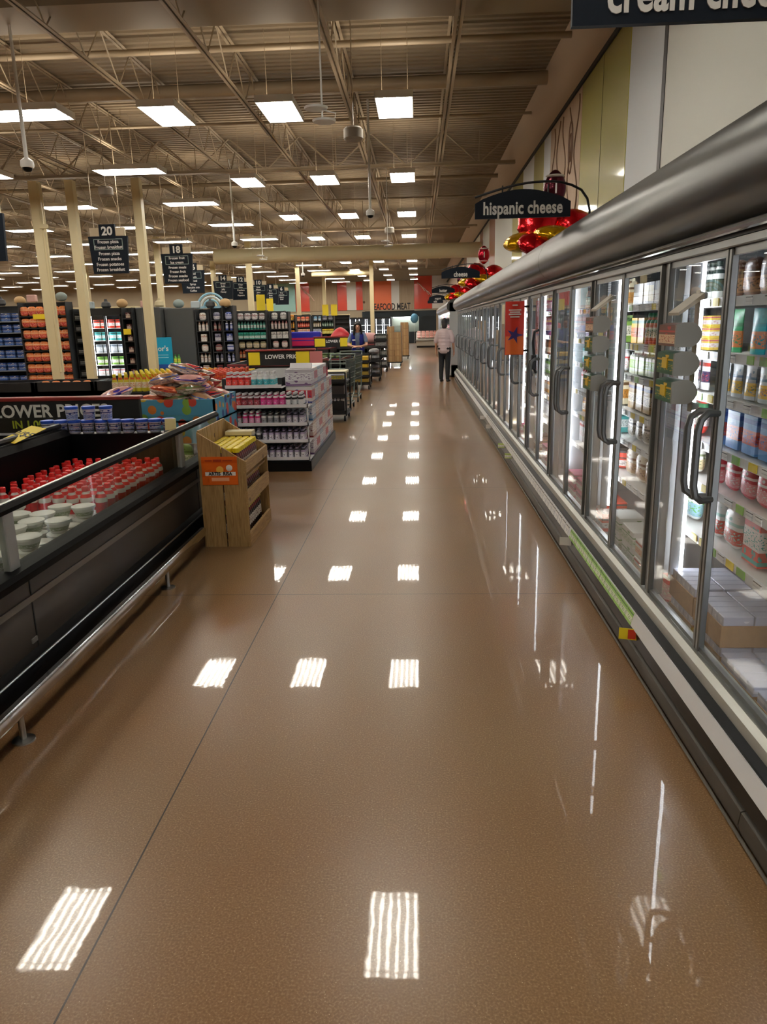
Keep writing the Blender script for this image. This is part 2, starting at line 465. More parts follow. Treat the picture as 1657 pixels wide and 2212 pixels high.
for X, side in ((-.35, 'over the middle of the aisle'), (-2.2, 'in the row left of the aisle'), (-4.05, 'in the second row left of the aisle')):
    for j, Y in enumerate((-5.4, .7, 6.8, 13.1, 19.0, 25.1, 31.2, 37.3, 43.4, 49.5, 55.6, 61.5)):
        if X == -2.2 and Y in (6.8, .7): continue
        if Y < 12: lb = 'bright six-tube light %s, %s' % (side, ('behind the camera', 'overhead', 'mirrored in the near floor')[j])
        else: lb = 'six-tube ceiling light %s, %s in view' % (side, ('first', 'second', 'third', 'fourth', 'fifth', 'sixth', 'seventh', 'eighth', 'ninth')[j - 3])
        dup(L1, (X, Y, LZ), 0, lb, 'aisle ceiling lights hung lengthwise')
drop(L1)
L2 = fixture(.66, 1.45, 4, label='x', group='x')
for i, X in enumerate((-6.3, -9.8, -13.3, -16.9, -20.5, -24.1, -27.7, -31.3, -35, -39)):
    for j in range(-1, 12):
        Y = 12.75 + 4.55 * j
        if j < 0 and i > 1 or i > 6 and j < 4: continue
        lb = 'wide bright ceiling light over the grocery shelves, %s row from the aisle' % ('nearest second third fourth fifth sixth seventh eighth ninth tenth'.split()[i])
        dup(L2, (X, Y, LZ), (0, 0, math.pi / 2), lb, 'crosswise ceiling lights, row %d' % (i + 1))
drop(L2)

# ------------------------------------------------------------------ wall panels above the cases (glossy, framed)
def wall_panel(y0, y1, m, label, z0=2.2, z1=4.884, th=.05, seam=False):
    o = M().cbox(WX - th, WX + .03, y0, y1, z0, z1, .006).obj('wall_panel', m)
    tag(o, label, 'wall panel')
    if seam: M().box(WX - th - .004, WX - th + .002, (y0 + y1) / 2 - .006, (y0 + y1) / 2 + .006, z0 + .02, z1 - .02).obj('seam', mat('olive_seam', '6d6a30', 0.4), o)
    return o
pw = mat('white_panel', 'd2d2c8', 0.55)
pg = mat('gloss_white_panel', 'ccd0d2', 0.45)
po = mat('olive_glass_panel', 'b0aa34', 0.4, coat=1.0)
pt = wood_mat('carved_tan_panel', 'a5896d', 'b79d82', 2, .25)
pr = mat('red_panel', '9c2418', 0.25, coat=0.6)
porange = mat('orange_brown_panel', '9a4a20', 0.3, coat=0.5)
wall_panel(-4, 8.08, pw, 'wide plain off-white wall panel nearest on the right, above the dark canopy')
wall_panel(8.16, 9.42, pg, 'glossy grey-white wall panel between the black seam and the olive panel')
struct(M().box(WX - .056, WX + .03, 8.07, 8.17, 2.2, 4.885).obj('trim_2', mat('dark_seam', '1d1512', 0.5)), 'dark vertical seam between wall panels')
wall_panel(9.44, 12.0, po, 'broad glossy olive green wall panel with a centre seam', seam=True)
c = wall_panel(12.02, 14.65, pt, 'tan wood-look wall panel with carved wavy vegetable outlines')
g = M()
rnd = random.Random(5)
for k in range(5):
    yy = 12.3 + k * .5; pts = []
    for i in range(24): pts.append((WX - .055, yy + .16 * math.sin(i * .5 + k * 1.7), 2.5 + i * .1))
    g.tube(pts, .012, 4)
for cy, cz, ry, rz in ((12.75, 4.2, .16, .38), (12.75, 4.2, .09, .2), (13.6, 3.6, .2, .3)):
    g.tube([(WX - .055, cy + ry * math.cos(a / 10 * math.pi), cz + rz * math.sin(a / 10 * math.pi)) for a in range(20)], .012, 4, closed=True)
g.obj('carved_lines', mat('carved_brown', '6b4c33', 0.6), c)
wall_panel(14.67, 15.4, pg, 'narrow white wall panel just beyond the tan wood-look panel')
wall_panel(15.42, 16.65, po, 'narrow olive green wall panel between two white ones')
wall_panel(16.67, 18.3, pg, 'white wall panel between the narrow olive panels', 2.2)
wall_panel(18.32, 20.2, po, 'olive green wall panel behind the nearest foil balloons')
wall_panel(20.22, 24.7, pw, 'long cream wall panel behind the hanging section sign')
wall_panel(24.72, 26.6, porange, 'tall rust-orange wall panel strip beyond the cream panel')
wall_panel(26.62, 29.2, pw, 'cream wall panel past the rust-orange strip')
wall_panel(29.22, 30.6, porange, 'thin rust-brown wall panel strip far along the right wall')
wall_panel(30.62, 38.9, pw, 'far cream wall panel high over the distant cases')
wall_panel(38.92, 41, pr, 'far thin red wall panel strip on the right wall')

# ------------------------------------------------------------------ refrigerated door cases
GX = 1.10                                   # glass plane
DW = 1.37                                   # a pair of doors
SHELF = (.64, .88, 1.06, 1.27, 1.45, 1.67)  # shelf heights
canopy_m = mat('pewter_canopy', '525351', 0.33, 0.65)
kick_m = mat('taupe_bumper', '4a463e', 0.55)
greyf = mat('grey_door_frame', '8b8d8c', 0.35, 0.8)
handle_m = mat('grey_door_handle', '5a5b5a', 0.35, 0.3)
case_in = mat('white_case_liner', 'b4b8bc', 0.55)
rail_m = mat('white_price_rail', 'eceef0', 0.35)
green_tag = mat('green_label', '8bc34a', 0.5)
CAN = [(1.06, 1.90), (.99, 1.925), (.955, 1.97), (.938, 2.03), (.945, 2.09), (.972, 2.15), (1.02, 2.205), (1.085, 2.245), (1.16, 2.268), (1.24, 2.275), (1.24, 2.2), (1.2, 1.90)]
door_tags = random.Random(3)
def build_case(y0, n, label):
    L = n * DW
    t = thing('refrigerated_case', label, 'refrigerated case', (0, y0, 0), 0, None)
    b = M().box(2.02, 2.08, .01, L - .01, .05, 2.2).box(1.18, 2.05, .01, L - .01, 2.0, 2.24).box(1.06, 2.05, .01, L - .01, .05, .2)
    b.box(1.14, 2.05, .0, .02, .2, 2.0); b.box(1.14, 2.05, L - .02, L, .2, 2.0)
    b.obj('cabinet', case_in, t)
    M().prism(CAN, .004, L - .004, 'y', 0, True).obj('canopy', canopy_m, t, angle=35)
    M().prism([(1.24, 2.24), (1.26, 2.30), (1.32, 2.31), (1.34, 2.2)], 0, L, 'y').obj('canopy_lip', blackm, t)
    M().tube([(1.035, 0, 1.878), (1.035, L, 1.878)], .014, 8).obj('light_trim', chrome, t)
    M().box(1.06, 1.14, 0, L, 1.855, 1.9).obj('black_channel', black, t)  # solid black channel between canopy and header rail
    M().cbox(1.06, 1.13, 0, L, 1.825, 1.856, .004).obj('header_rail', greyf, t)
    M().box(1.02, 1.06, 0, L, 0, .2).obj('kick_plate', blackm, t)
    M().prism([(1.02, .012), (.995, .02), (.985, .05), (.99, .095), (1.02, .105)], .003, L - .003, 'y', 0, True).obj('bumper', kick_m, t)
    M().tube([(.988, 0, .012), (.988, L, .012)], .006, 6).obj('floor_trim', mat('dull_trim', '6a665e', .5, .3), t)
    pc = M().prism([(1.02, .112), (.993, .118), (.985, .195), (1.0, .275), (1.03, .285), (1.05, .2)], 0, L, 'y').obj('price_channel', black, t)
    pr_ = M().prism([(.979, .2), (.975, .206), (.992, .268), (.998, .266)], 0, L, 'y').obj('price_strip', rail_m, pc)
    M().prism([(1.03, .285), (1.035, .32), (1.06, .332), (1.07, .322), (1.085, .322), (1.09, .312), (1.14, .312), (1.14, .285)], 0, L, 'y').obj('sill', mat('light_aluminium', 'bcbdb6', 0.4, 0.7), t)
    for k in range(n + 1):
        yy = k * DW
        M().cbox(1.085, 1.15, max(yy - .035, 0), min(yy + .035, L), .315, 1.83, .006).obj('mullion', satin, t)
        for s in (-1, 1):
            if k == 0 and s < 0 or k == n and s > 0: continue
            h = M().box(1.17, 1.21, yy + s * .045 - .009, yy + s * .045 + .009, .40, 1.9).obj('light_strip', mat('grey_housing', '8a8c8e', .5), t)
            M().tube([(1.220, yy + s * .053, .42), (1.220, yy + s * .053, 1.88)], .008, 6).obj('lit_tube', led_light, h)
    for k in range(2 * n):
        a, c = k * DW / 2 + .038 * (k % 2 == 0) + .003, (k + 1) * DW / 2 - .038 * (k % 2) - .003
        d = M()
        for p, q in ((a, a + .024), (c - .024, c)): d.cbox(1.07, 1.098, p, q, .332, 1.824, .004)
        d.box(1.078, 1.096, a + .024, c - .024, .332, .352); d.box(1.078, 1.096, a + .024, c - .024, 1.80, 1.824)
        do = d.obj('door', greyf, t)
        M().box(1.084, 1.089, a + .022, c - .022, .35, 1.802).obj('door_glass', door_glass, do)
        hy = (c - .016) if k % 2 == 0 else (a + .016)
        pts = [(1.075, hy, 1.26), (1.03, hy, 1.262), (1.003, hy, 1.24), (.995, hy, 1.2), (.995, hy, 1.11), (.995, hy, 1.0), (1.003, hy, .962), (1.03, hy, .94), (1.075, hy, .942)]
        pts = [(px_, py_ + (0 if q_ in (0, 8) else (-.032 if k % 2 == 0 else .032) * (.6 if q_ in (1, 7) else 1)), pz_) for q_, (px_, py_, pz_) in enumerate(pts)]
        M().tube(pts, .0135, 8).obj('door_handle', handle_m, do)
    for z in SHELF:
        sh = M().box(1.26, 1.98, .03, L - .03, z - .025, z - .01)
        so = sh.obj('shelf', white, t)
        M().prism([(1.247, z - .035), (1.243, z + .004), (1.249, z + .004), (1.262, z - .012), (1.262, z - .035)], .06, L - .06, 'y').obj('price_strip', rail_m, so)
        tg = [M(), M(), M()]; yy = .1
        while yy < L - .14:
            w = door_tags.uniform(.05, .075); kk = door_tags.choices((0, 1, 2), (5, 2, 2))[0]
            tg[kk].box(1.2405, 1.244, yy, yy + w, z - .031, z + .001); yy += w + door_tags.uniform(.02, .12)
        for mm, q in zip((pack('f7f7f4', 'f2f2f2', '555555', 0), tagy, green_tag), tg): 
            if q.v: q.obj('price_labels', mm, so)
    return t
CASES = [(-2.05, 3, 'tall glass-door cold case beside the camera, mostly outside the frame'), (2.06, 3, 'nearest tall glass-door cold case in view, with the green dip boxes clipped on'),
         (6.17, 3, 'second glass-door cold case, with the section sign arch on its canopy'), (10.28, 3, 'third glass-door cold case along the right wall'),
         (14.39, 3, 'fourth glass-door cold case along the right wall'), (18.5, 2, 'last glass-door cold case of the run, where the shopper stands')]
for i, (y0, n, lb) in enumerate(CASES): build_case(y0, n, lb)
# green and white shelf-edge tags on the low front strip
def strip_tags(y0, y1, m, step, w, label, name='shelf_tag'):
    y = y0; k = 0
    while y < y1:
        o = M().prism([(.9745, .205), (.972, .207), (.988, .266), (.990, .265)], y, y + w, 'y').obj(name, m)
        tag(o, label, 'price tag', label.split(' on ')[0])
        y += step; k += 1
strip_tags(3.28, 4.65, pack('a6d66b', 'eef6e0', '5a8f2a', 0), .105, .095, 'green price tag on the low front strip of the nearest case')
strip_tags(4.8, 11, pack('f2f2ee', 'ffffff', '777777', 0), .13, .1, 'white price tag on the low front strip farther along')
for y, m, lb in ((3.22, tagy, 'yellow price flag sticking out from the low front strip'), (4.72, tagw, 'white price flag hanging off the low front strip'), (7.95, pack('dff0a0', 'ffffff', '7fae2f', 0), 'first pale green flag on the far part of the low strip'), (8.65, pack('dff0a0', 'ffffff', '7fae2f', 0), 'second pale green flag on the far part of the low strip'), (10.3, tagw, 'white flag beyond the pale green ones on the low strip'), (11.3, tagw, 'last white flag far along the low strip')):
    o = M().box(-.075, .006, 0, .002, -.045, .01).obj('price_flag', m, None, (.985, y, .20), (0, 0, -.3)); tag(o, lb, 'price tag')
    if m is tagy: M().box(-.035, 0, -.002, 0, -.04, .005).obj('red_mark', mat('red_print', 'd03c28', 0.5), o)
# second run of cases past the shopper (turned end on)
t = thing('refrigerated_case', 'far multideck case standing forward of the wall beyond the shopper', 'refrigerated case', (0, 22.6, 0))
M().box(.95, 2.0, 0, 13, .05, .35).box(1.75, 2.0, 0, 13, .35, 2.1).box(.9, 2.0, 0, .05, .05, 2.15).box(.9, 2.0, 12.95, 13, .05, 2.15).obj('cabinet', case_in, t)
M().prism([(x - .12, z) for x, z in CAN], 0, 13, 'y', 0, True).obj('canopy', canopy_m, t)
M().box(.9, .96, .05, 13, 0, .3).obj('bumper', kick_m, t)
for z in (.7, 1.05, 1.4, 1.75): M().box(1.0, 1.75, .05, 12.95, z - .02, z).obj('shelf', white, t)
M().tube([(1.0, .1, 1.86), (1.0, 12.9, 1.86)], .012, 6).obj('lit_tube', led_light, t)

# ------------------------------------------------------------------ goods: one of each kind, copied along the shelves
PROTO = {}
cardboard = mat('cardboard', 'a9865c', 0.8, noise=.08, nscale=30)
cap_white = mat('white_cap', 'ecebe6', 0.35)
def goods(kind, c1, c2='f0f0f0', c3='303030', style=0):
    """a packaged good standing on z 0, front towards -x, width along y"""
    key = (kind, c1, c2, c3, style)
    if key in PROTO: return PROTO[key]
    m = pack(c1, c2, c3, style); rn = random.Random(str(key))
    if kind == 'tub':
        o = M().lathe(0, 0, [(.038, 0), (.042, .004), (.047, .066), (.049, .068)], 16).obj('food_tub', m)
        M().lathe(0, 0, [(.051, .066), (.052, .078), (.048, .081), (.02, .079)], 16).obj('lid', mat('lid_' + c3, c3, .35), o)
        w, h = .108, .082
    elif kind == 'bigtub':
        o = M().lathe(0, 0, [(.048, 0), (.053, .005), (.060, .105), (.062, .108)], 16).obj('food_tub', m)
        M().lathe(0, 0, [(.064, .105), (.065, .12), (.06, .123), (.03, .121)], 16).obj('lid', mat('lid_' + c3, c3, .35), o)
        w, h = .134, .124
    elif kind == 'bowl':
        o = M().lathe(0, 0, [(.04, 0), (.046, .004), (.068, .055), (.07, .06)], 16).obj('dip_bowl', m)
        M().lathe(0, 0, [(.073, .056), (.074, .068), (.066, .071), (.03, .070)], 16).obj('lid', mat('lid_' + c3, c3, .35), o)
        w, h = .152, .072
    elif kind == 'pouch':
        v = []; f = []; n = 8
        for j in range(n + 1):
            t = j / n; th = .028 * math.sin(math.pi * min(1, .18 + t * .82)) ** .8 * (1 - t * .6) + .002; hw = .068 - .004 * math.sin(math.pi * t)
            for s in (-1, 1):
                for i in range(5):
                    u = -1 + i / 2; v.append((s * th * (1 - u * u * .85), hw * u * s * -1, .19 * t))
        for j in range(n):
            for i in range(10): f.append((j * 10 + i, j * 10 + (i + 1) % 10, (j + 1) * 10 + (i + 1) % 10, (j + 1) * 10 + i))
        f.append(tuple(range(10))); f.append(tuple(range(n * 10, n * 10 + 10)))
        o = M().add(v, f, 0, True).obj('snack_pouch', m); w, h = .146, .19
    elif kind == 'bag':
        def fn(p):
            sg = lambda t: math.copysign(abs(t) ** .55, t)
            k = 1 + .18 * math.sin(7 * p.y + 5 * p.z + rn.random())
            return Vector((p.x * k, sg(p.y) * .96, sg(p.z) * .96))
        o = M().ell((0, 0, .085), (.026, .082, .088), 14, 10, fn=fn).obj('shredded_cheese_bag', m); w, h = .165, .17
    elif kind == 'carton':
        mm = M().cbox(-.045, .045, -.045, .045, 0, .17, .002); mm.prism([(-.045, .17), (.045, .17), (0, .205)], -.045, .045, 'y'); mm.box(-.003, .003, -.045, .045, .2, .222)
        o = mm.obj('drink_carton', m)
        M().lathe(-.026, 0, [(.013, .175), (.013, .2), (.009, .203)], 10).obj('cap', mat('lid_' + c3, c3, .35), o)
        w, h = .096, .222
    elif kind == 'brick':
        o = M().cbox(-.05, .05, -.045, .045, 0, .05, .002).obj('cheese_carton', m); w, h = .094, .05
    elif kind == 'box':
        o = M().cbox(-.04, .04, -.065, .065, 0, .165, .002).obj('food_carton', m); w, h = .134, .165
    elif kind == 'widebox':
        o = M().cbox(-.08, .08, -.12, .12, 0, .10, .003).obj('multipack_carton', m); w, h = .25, .10
    elif kind == 'bottle':
        o = M().lathe(0, 0, [(.028, 0), (.034, .006), (.034, .05), (.031, .085), (.034, .12), (.030, .15), (.016, .17), (.015, .178)], 14).obj('creamer_bottle', m)
        M().lathe(0, 0, [(.019, .176), (.019, .202), (.015, .206)], 12).obj('cap', mat('lid_' + c3, c3, .35), o); w, h = .074, .206
    elif kind == 'jug':
        o = M().lathe(0, 0, [(.046, 0), (.052, .008), (.052, .10), (.046, .125), (.022, .155), (.018, .17)], 14).obj('milk_jug', m)
        M().tube([(0, .03, .15), (0, .062, .14), (0, .066, .10), (0, .048, .07)], .008, 6).obj('jug_handle', m, o)
        M().lathe(0, 0, [(.023, .168), (.023, .186), (.018, .189)], 12).obj('cap', mat('lid_' + c3, c3, .35), o); w, h = .125, .19
    elif kind == 'can':
        o = M().lathe(0, 0, [(.026, 0), (.030, .005), (.030, .105), (.026, .112)], 14).obj('drink_can', m)
        M().lathe(0, 0, [(.027, .111), (.026, .116), (.023, .113)], 14).obj('can_top', chrome, o); w, h = .064, .116
    elif kind == 'flat':
        o = M().cbox(-.012, .012, -.07, .07, 0, .13, .003).obj('sliced_cheese_pack', m); w, h = .03, .13
    elif kind == 'tray':
        mm = M(); mm.box(-.13, .13, -.15, .15, 0, .006)
        for a in ((-.13, -.126), (.126, .13)): mm.box(a[0], a[1], -.15, .15, 0, .09)
        for a in ((-.15, -.146), (.146, .15)): mm.box(-.13, .13, a[0], a[1], 0, .09)
        o = mm.obj('shipping_tray', cardboard)
        for i in range(2):
            for j in range(5): M().cbox(-.122 + i * .124, -.004 + i * .124, -.143 + j * .058, -.088 + j * .058, .008, .125, .002).obj('carton', m, o)
        w, h = .31, .13
    PROTO[key] = (o, w, h)
    return PROTO[key]
def finish_goods():
    for o, w, h in PROTO.values(): drop(o)
ORD = ['top', 'second', 'third', 'fourth', 'fifth', 'sixth', 'lowest']
PAIR = ['nearest', 'second', 'third', 'fourth', 'fifth', 'sixth', 'seventh', 'eighth', 'ninth', 'tenth', 'eleventh', 'twelfth', 'thirteenth', 'fourteenth']
def run(spec, y0, y1, z, label, cat, x=1.30, stack=1, gap=.004, jit=.006, tilt=0, sc=1.0, rows=1, name=None, zmax=None):
    o, w, h = goods(*spec); w *= sc; h *= sc; y = y0 + w / 2; rn = random.Random(label)
    dx = {'tub': .05, 'bigtub': .065, 'bowl': .075, 'pouch': .03, 'bag': .03, 'carton': .045, 'brick': .05, 'box': .04, 'widebox': .08, 'bottle': .035, 'jug': .052, 'can': .031, 'flat': .012, 'tray': .13}[spec[0]] * sc
    if spec[0] == 'flat': w = .145 * sc
    if zmax and h * stack > zmax - z:
        f_ = (zmax - z) / (h * stack); sc *= f_; w *= f_; h *= f_; dx *= f_
    w += gap; gap = 0; nn = max(1, int((y1 - y0 + .012) / w)); w = (y1 - y0) / nn; y = y0 + w / 2
    for _ in range(nn):
        for k in range(stack):
            for r in range(rows):
                c = dup(o, (x + dx + r * 2 * (dx + .002) + rn.uniform(0, jit), y, z + .0005 + k * (h + .0005)), (0, 0, rn.uniform(-tilt, tilt)), label, label, name=name)
                c['category'] = cat
                if sc != 1.0: c.scale = (sc, sc, sc)
        y += w + gap
TOP = 1.67
SH = [1.67, 1.45, 1.27, 1.06, .88, .64, .2]
def pl(s): return ['on the top shelf', 'on the second shelf', 'on the third shelf', 'on the fourth shelf', 'on the fifth shelf', 'on the lowest shelf', 'on the case floor'][s]
def R_(k, door, s, spec, desc, cat, a=0.0, b=1.0, **kw):
    """door 0 = near half of the pair, 1 = far half; a..b part of the door width"""
    y0 = 2.06 + k * DW + door * DW / 2 + .045 * (1 - door) + .005; wd = DW / 2 - .055
    where = '%s, %s door, %s pair' % (pl(s), ('near', 'far')[door], PAIR[k])
    run(spec, y0 + a * wd, y0 + b * wd, SH[s], '%s %s' % (desc, where), cat, zmax=(SH[s - 1] - .045) if 0 < s < 6 else (1.96 if s == 0 else .60), **kw)
# nearest pair, near door
R_(0, 0, 0, ('box', 'f2eeee', 'd42b2b', 'c81e1e', 0), 'white and red carton', 'carton', sc=.8)
R_(0, 0, 1, ('jug', 'f2f0ec', 'f6ece8', 'c8ccd0', 1), 'white jug with pale cap', 'jug', 0, .62, sc=.95)
R_(0, 0, 1, ('jug', 'dfe6ea', 'c8354a', 'bfc6cc', 1), 'white jug with red flower print', 'jug', .62, 1)
R_(0, 0, 2, ('bowl', '35b7ae', '8fd94c', '5fd0c8', 0), 'turquoise dip bowl with lime band', 'bowl', .3, 1, stack=2)
R_(0, 0, 2, ('bigtub', 'c9cfe6', '7a4f9e', 'd8dcea', 0), 'pale lilac tub', 'tub', 0, .3, sc=.9)
R_(0, 0, 3, ('box', '27c2a0', '2a5bd0', '1e8f5a', 3), 'sea-green and blue carton', 'carton', .4, 1, sc=.85)
R_(0, 0, 3, ('tub', 'dcdff2', 'b03a66', 'e8eaf4', 0), 'white and pink tub', 'tub', 0, .4, stack=2)
R_(0, 0, 4, ('tray', 'b0402c', 'd7b07c', '6b3a22', 1), 'cardboard tray of brown and red packs', 'tray', .35, 1)
R_(0, 0, 4, ('bigtub', 'dfe5f4', '3b68c4', 'e6eaf4', 0), 'white and blue tub', 'tub', 0, .4, stack=1)
R_(0, 0, 5, ('widebox', '5a3a24', 'e3dccc', 'e6b422', 0), 'dark brown multipack carton', 'carton', .45, 1, stack=2, sc=.9)
R_(0, 0, 5, ('bigtub', 'e4e9f6', '4a86d8', 'd84a2c', 0), 'white tub with orange lid', 'tub', 0, .45, stack=1)
R_(0, 0, 6, ('tray', 'b9c0d4', '6f7fa6', 'dfe3ee', 0), 'brown tray of grey-blue cartons', 'tray', 0, 1, x=1.16, stack=1)
R_(0, 0, 6, ('tray', 'aab3cc', '5d6a9a', 'dfe3ee', 0), 'back brown tray of slate-blue cartons', 'tray', .1, 1, x=1.45, stack=2)
R_(0, 0, 6, ('bottle', '3b2f8f', '2f2577', '4a3fae', 3), 'purple bottle', 'bottle', 0, .14, x=1.13, sc=1.1, jit=0)
# nearest pair, far door
R_(0, 1, 0, ('bag', '8c5a3c', 'd8a070', '5b3626', 1), 'brown and tan pouch of dried meat', 'bag', 0, 1, stack=1, sc=.9)
R_(0, 1, 1, ('pouch', '18b4c0', 'f08a3a', '0fa0b0', 1), 'teal snack pouch with orange print', 'pouch', .0, .62, sc=.95)
R_(0, 1, 1, ('pouch', '20b874', 'f08a3a', '138f58', 1), 'green snack pouch with orange print', 'pouch', .62, 1, sc=.95)
R_(0, 1, 2, ('pouch', 'cfd8e0', 'f2c52c', '6a8fb0', 1), 'pale grey pouch with yellow print', 'pouch', 0, 1, sc=.85)
R_(0, 1, 3, ('box', '6aa4e0', 'd05038', '3b6fc0', 0), 'blue and orange carton', 'carton', 0, 1, sc=.95)
R_(0, 1, 4, ('bag', 'd23b4e', 'f0a0a8', 'f0e8e8', 1), 'crimson and white bag', 'bag', 0, 1, sc=.9)
R_(0, 1, 5, ('box', 'd84a3a', 'f2eeea', '3fa7a0', 2), 'red and teal carton', 'carton', 0, .4, sc=1.1)
R_(0, 1, 5, ('bag', 'e8ecec', 'c84a3a', '9fd0cc', 1), 'white bag with red and teal print', 'bag', .4, 1)
R_(0, 1, 6, ('tray', 'c4c8d8', '8a90b0', 'e6e8f0', 1), 'brown tray of pale blue cartons', 'tray', 0, 1, x=1.17, stack=2)
R_(0, 1, 6, ('widebox', 'e6e6e8', 'f0f0f0', 'b8bcc8', 0), 'white multipack carton', 'carton', 0, 1, x=1.50, stack=3)
# second pair
R_(1, 0, 0, ('bottle', 'd8dcd6', '3a4a3a', '2a3a34', 0), 'pale bottle with dark cap', 'bottle', 0, 1, sc=.8)
R_(1, 0, 1, ('brick', 'e8c850', 'f4f0f0', 'c05a70', 0), 'yellow and pink cheese carton', 'carton', 0, .5, stack=3)
R_(1, 0, 1, ('brick', 'c88a8a', 'f4eef0', '7a4450', 0), 'rose cheese carton', 'carton', .5, 1, stack=3)
R_(1, 0, 2, ('pouch', 'f2f2f6', '2a2a50', 'd03a30', 0), 'white and navy pouch', 'pouch', 0, 1, sc=.85)
R_(1, 0, 3, ('bag', 'e23a2a', 'f4e6e2', '2f7f50', 0), 'red and green shredded cheese bag', 'bag', 0, 1, sc=.95)
R_(1, 0, 4, ('bag', 'd9d9d0', 'c8b890', '6f7a54', 1), 'clear and olive bag of cheese', 'bag', 0, 1, tilt=.25)
R_(1, 0, 5, ('bag', 'e6ecec', '8fb8c8', '5fae4a', 1), 'white bag with blue and green stripes', 'bag', 0, 1, tilt=.3)
R_(1, 0, 6, ('bag', 'd8432f', 'f0b8a8', 'f0e0c0', 1), 'red bag with pale print', 'bag', 0, .45, x=1.2, sc=1.3)
R_(1, 0, 6, ('widebox', 'ece8e0', 'e8b890', 'd04a3a', 0), 'cream and orange multipack carton', 'carton', .45, 1, x=1.2, stack=2)
R_(1, 1, 0, ('box', '2d3436', 'dfe2e2', '9aa0a0', 3), 'black and white carton', 'carton', 0, 1, sc=.75)
R_(1, 1, 1, ('bottle', 'e06a4a', 'f6e8d8', '2f8f6a', 0), 'coral bottle with green cap', 'bottle', 0, .6, sc=.95)
R_(1, 1, 1, ('box', 'f0c030', 'e0702a', '2f8f6a', 0), 'yellow and orange carton', 'carton', .6, 1, sc=.9)
R_(1, 1, 2, ('carton', 'e8f2d8', '9ad04a', 'f2f2f2', 0), 'white and lime drink carton', 'carton', 0, 1, sc=.8)
R_(1, 1, 3, ('box', 'b89a6a', 'e6d8b8', '4a4a78', 0), 'tan and indigo carton', 'carton', 0, 1, sc=.95)
R_(1, 1, 4, ('bag', 'e6e2dc', 'b8b0a0', '4a4a4a', 1), 'off-white bag with grey print', 'bag', 0, 1, tilt=.3)
R_(1, 1, 5, ('bag', 'e8ddc8', 'd0a878', '8a5a3a', 1), 'cream bag with brown print', 'bag', 0, 1, tilt=.2)
R_(1, 1, 6, ('widebox', 'e6e8e0', 'cfd8c4', '6a9a5a', 1), 'pale green multipack carton', 'carton', 0, 1, x=1.22, stack=2)
# the rest of the run: seen at a glancing angle
COLS = [('e8e8ea', 'white', 'f6f6f4', 'c23a3a'), ('d8432f', 'red', 'f2e6e0', '2a2a30'), ('efe2c0', 'cream', 'c98a3a', '6a4a2a'), ('7fb04a', 'leaf green', 'f2f2e8', '2a5a2a'), ('3f6fc0', 'royal blue', 'f0f0f4', 'e0b030'),
        ('e0a030', 'amber', 'f6efe0', '8a3a1a'), ('b0b8c0', 'silver grey', 'e8ecee', '3a4a5a'), ('d8588a', 'pink', 'f6e8ee', '6a2a4a'), ('6a4a8a', 'purple', 'e8e0f0', 'f0d040'), ('4ab0b0', 'aqua', 'f0f6f6', '205a5a'), ('8a5a3a', 'brown', 'e8d8c0', '3a2416')]
KN = {'bag': 'bag', 'box': 'carton', 'bottle': 'bottle', 'tub': 'tub', 'carton': 'drink carton', 'pouch': 'pouch', 'bigtub': 'large tub', 'widebox': 'multipack'}
rr = random.Random(21)
for k in range(2, 14):
    kinds = ['bag', 'box', 'bottle', 'carton', 'pouch', 'bigtub'] if k < 6 else ['widebox', 'box', 'bag', 'carton']
    for s in range(7):
        for d in (0, 1):
            c1, cn, c2, c3 = rr.choice(COLS); kd = rr.choice(kinds) if s < 6 else 'widebox'
            sc = {'bag': 1.0, 'box': .95, 'bottle': .8, 'carton': .75, 'pouch': .85, 'bigtub': .95, 'widebox': 1.0}[kd]
            st = 1 if kd != 'widebox' else (2 if s in (4, 6) else 1)
            if k >= 6 and kd != 'widebox': sc *= 1.0
            R_(k, d, s, (kd, c1, c2, c3, rr.randrange(2)), '%s %s' % (cn, KN[kd]), KN[kd].split()[-1], 0, 1, sc=sc, stack=st, x=1.22 if s == 6 else 1.30, gap=.004 if k < 6 else .03)
# goods on the far multideck
for j in range(13):
    for s, z in enumerate((.35, .7, 1.05, 1.4, 1.75)):
        c1, cn, c2, c3 = rr.choice(COLS)
        run(('widebox', c1, c2, c3, 0), 22.75 + j * .98, 22.75 + j * .98 + .78, z, '%s multipack on level %s of the far case, bay %s' % (cn, 'one two three four five'.split()[s], 'one two three four five six seven eight nine ten eleven twelve thirteen'.split()[j]), 'multipack', x=1.02, stack=1, name='dairy_multipack')

# ------------------------------------------------------------------ coffin freezer on the left
FX = -1.75
Y0, Y1 = .5, 6.35
t = thing('coffin_freezer', 'long black chest freezer with a glass front, beside the low steel floor rail', 'freezer', (0, 0, 0))
panel_m = mat('dark_taupe_panel', '3a332d', 0.35, spec=.4)
b = M().box(-3.95, FX, Y0, Y1, .06, .48).box(-3.95, -3.9, Y0, Y1, .48, .62).box(-3.95, FX, Y0, Y0 + .05, .48, .62).box(-3.95, FX, Y1 - .05, Y1, .48, .62).box(FX - .05, FX, Y0, Y1, .48, .58)
b.obj('freezer_body', panel_m, t)
M().box(-3.88, FX - .05, Y0 + .05, Y1 - .05, .475, .50).obj('well_liner', mat('white_liner', 'c9ccc8', 0.5), t)
M().prism([(FX - .06, .56), (FX, .535), (FX + .045, .55), (FX + .055, .585), (FX + .04, .605), (FX - .02, .61), (FX - .06, .605)], Y0, Y1, 'y', 0, True).obj('top_bumper', rubber, t)
M().box(FX, FX + .006, Y0, Y1, .425, .455).obj('trim_strip', mat('taupe_trim', '7d756b', 0.4), t)
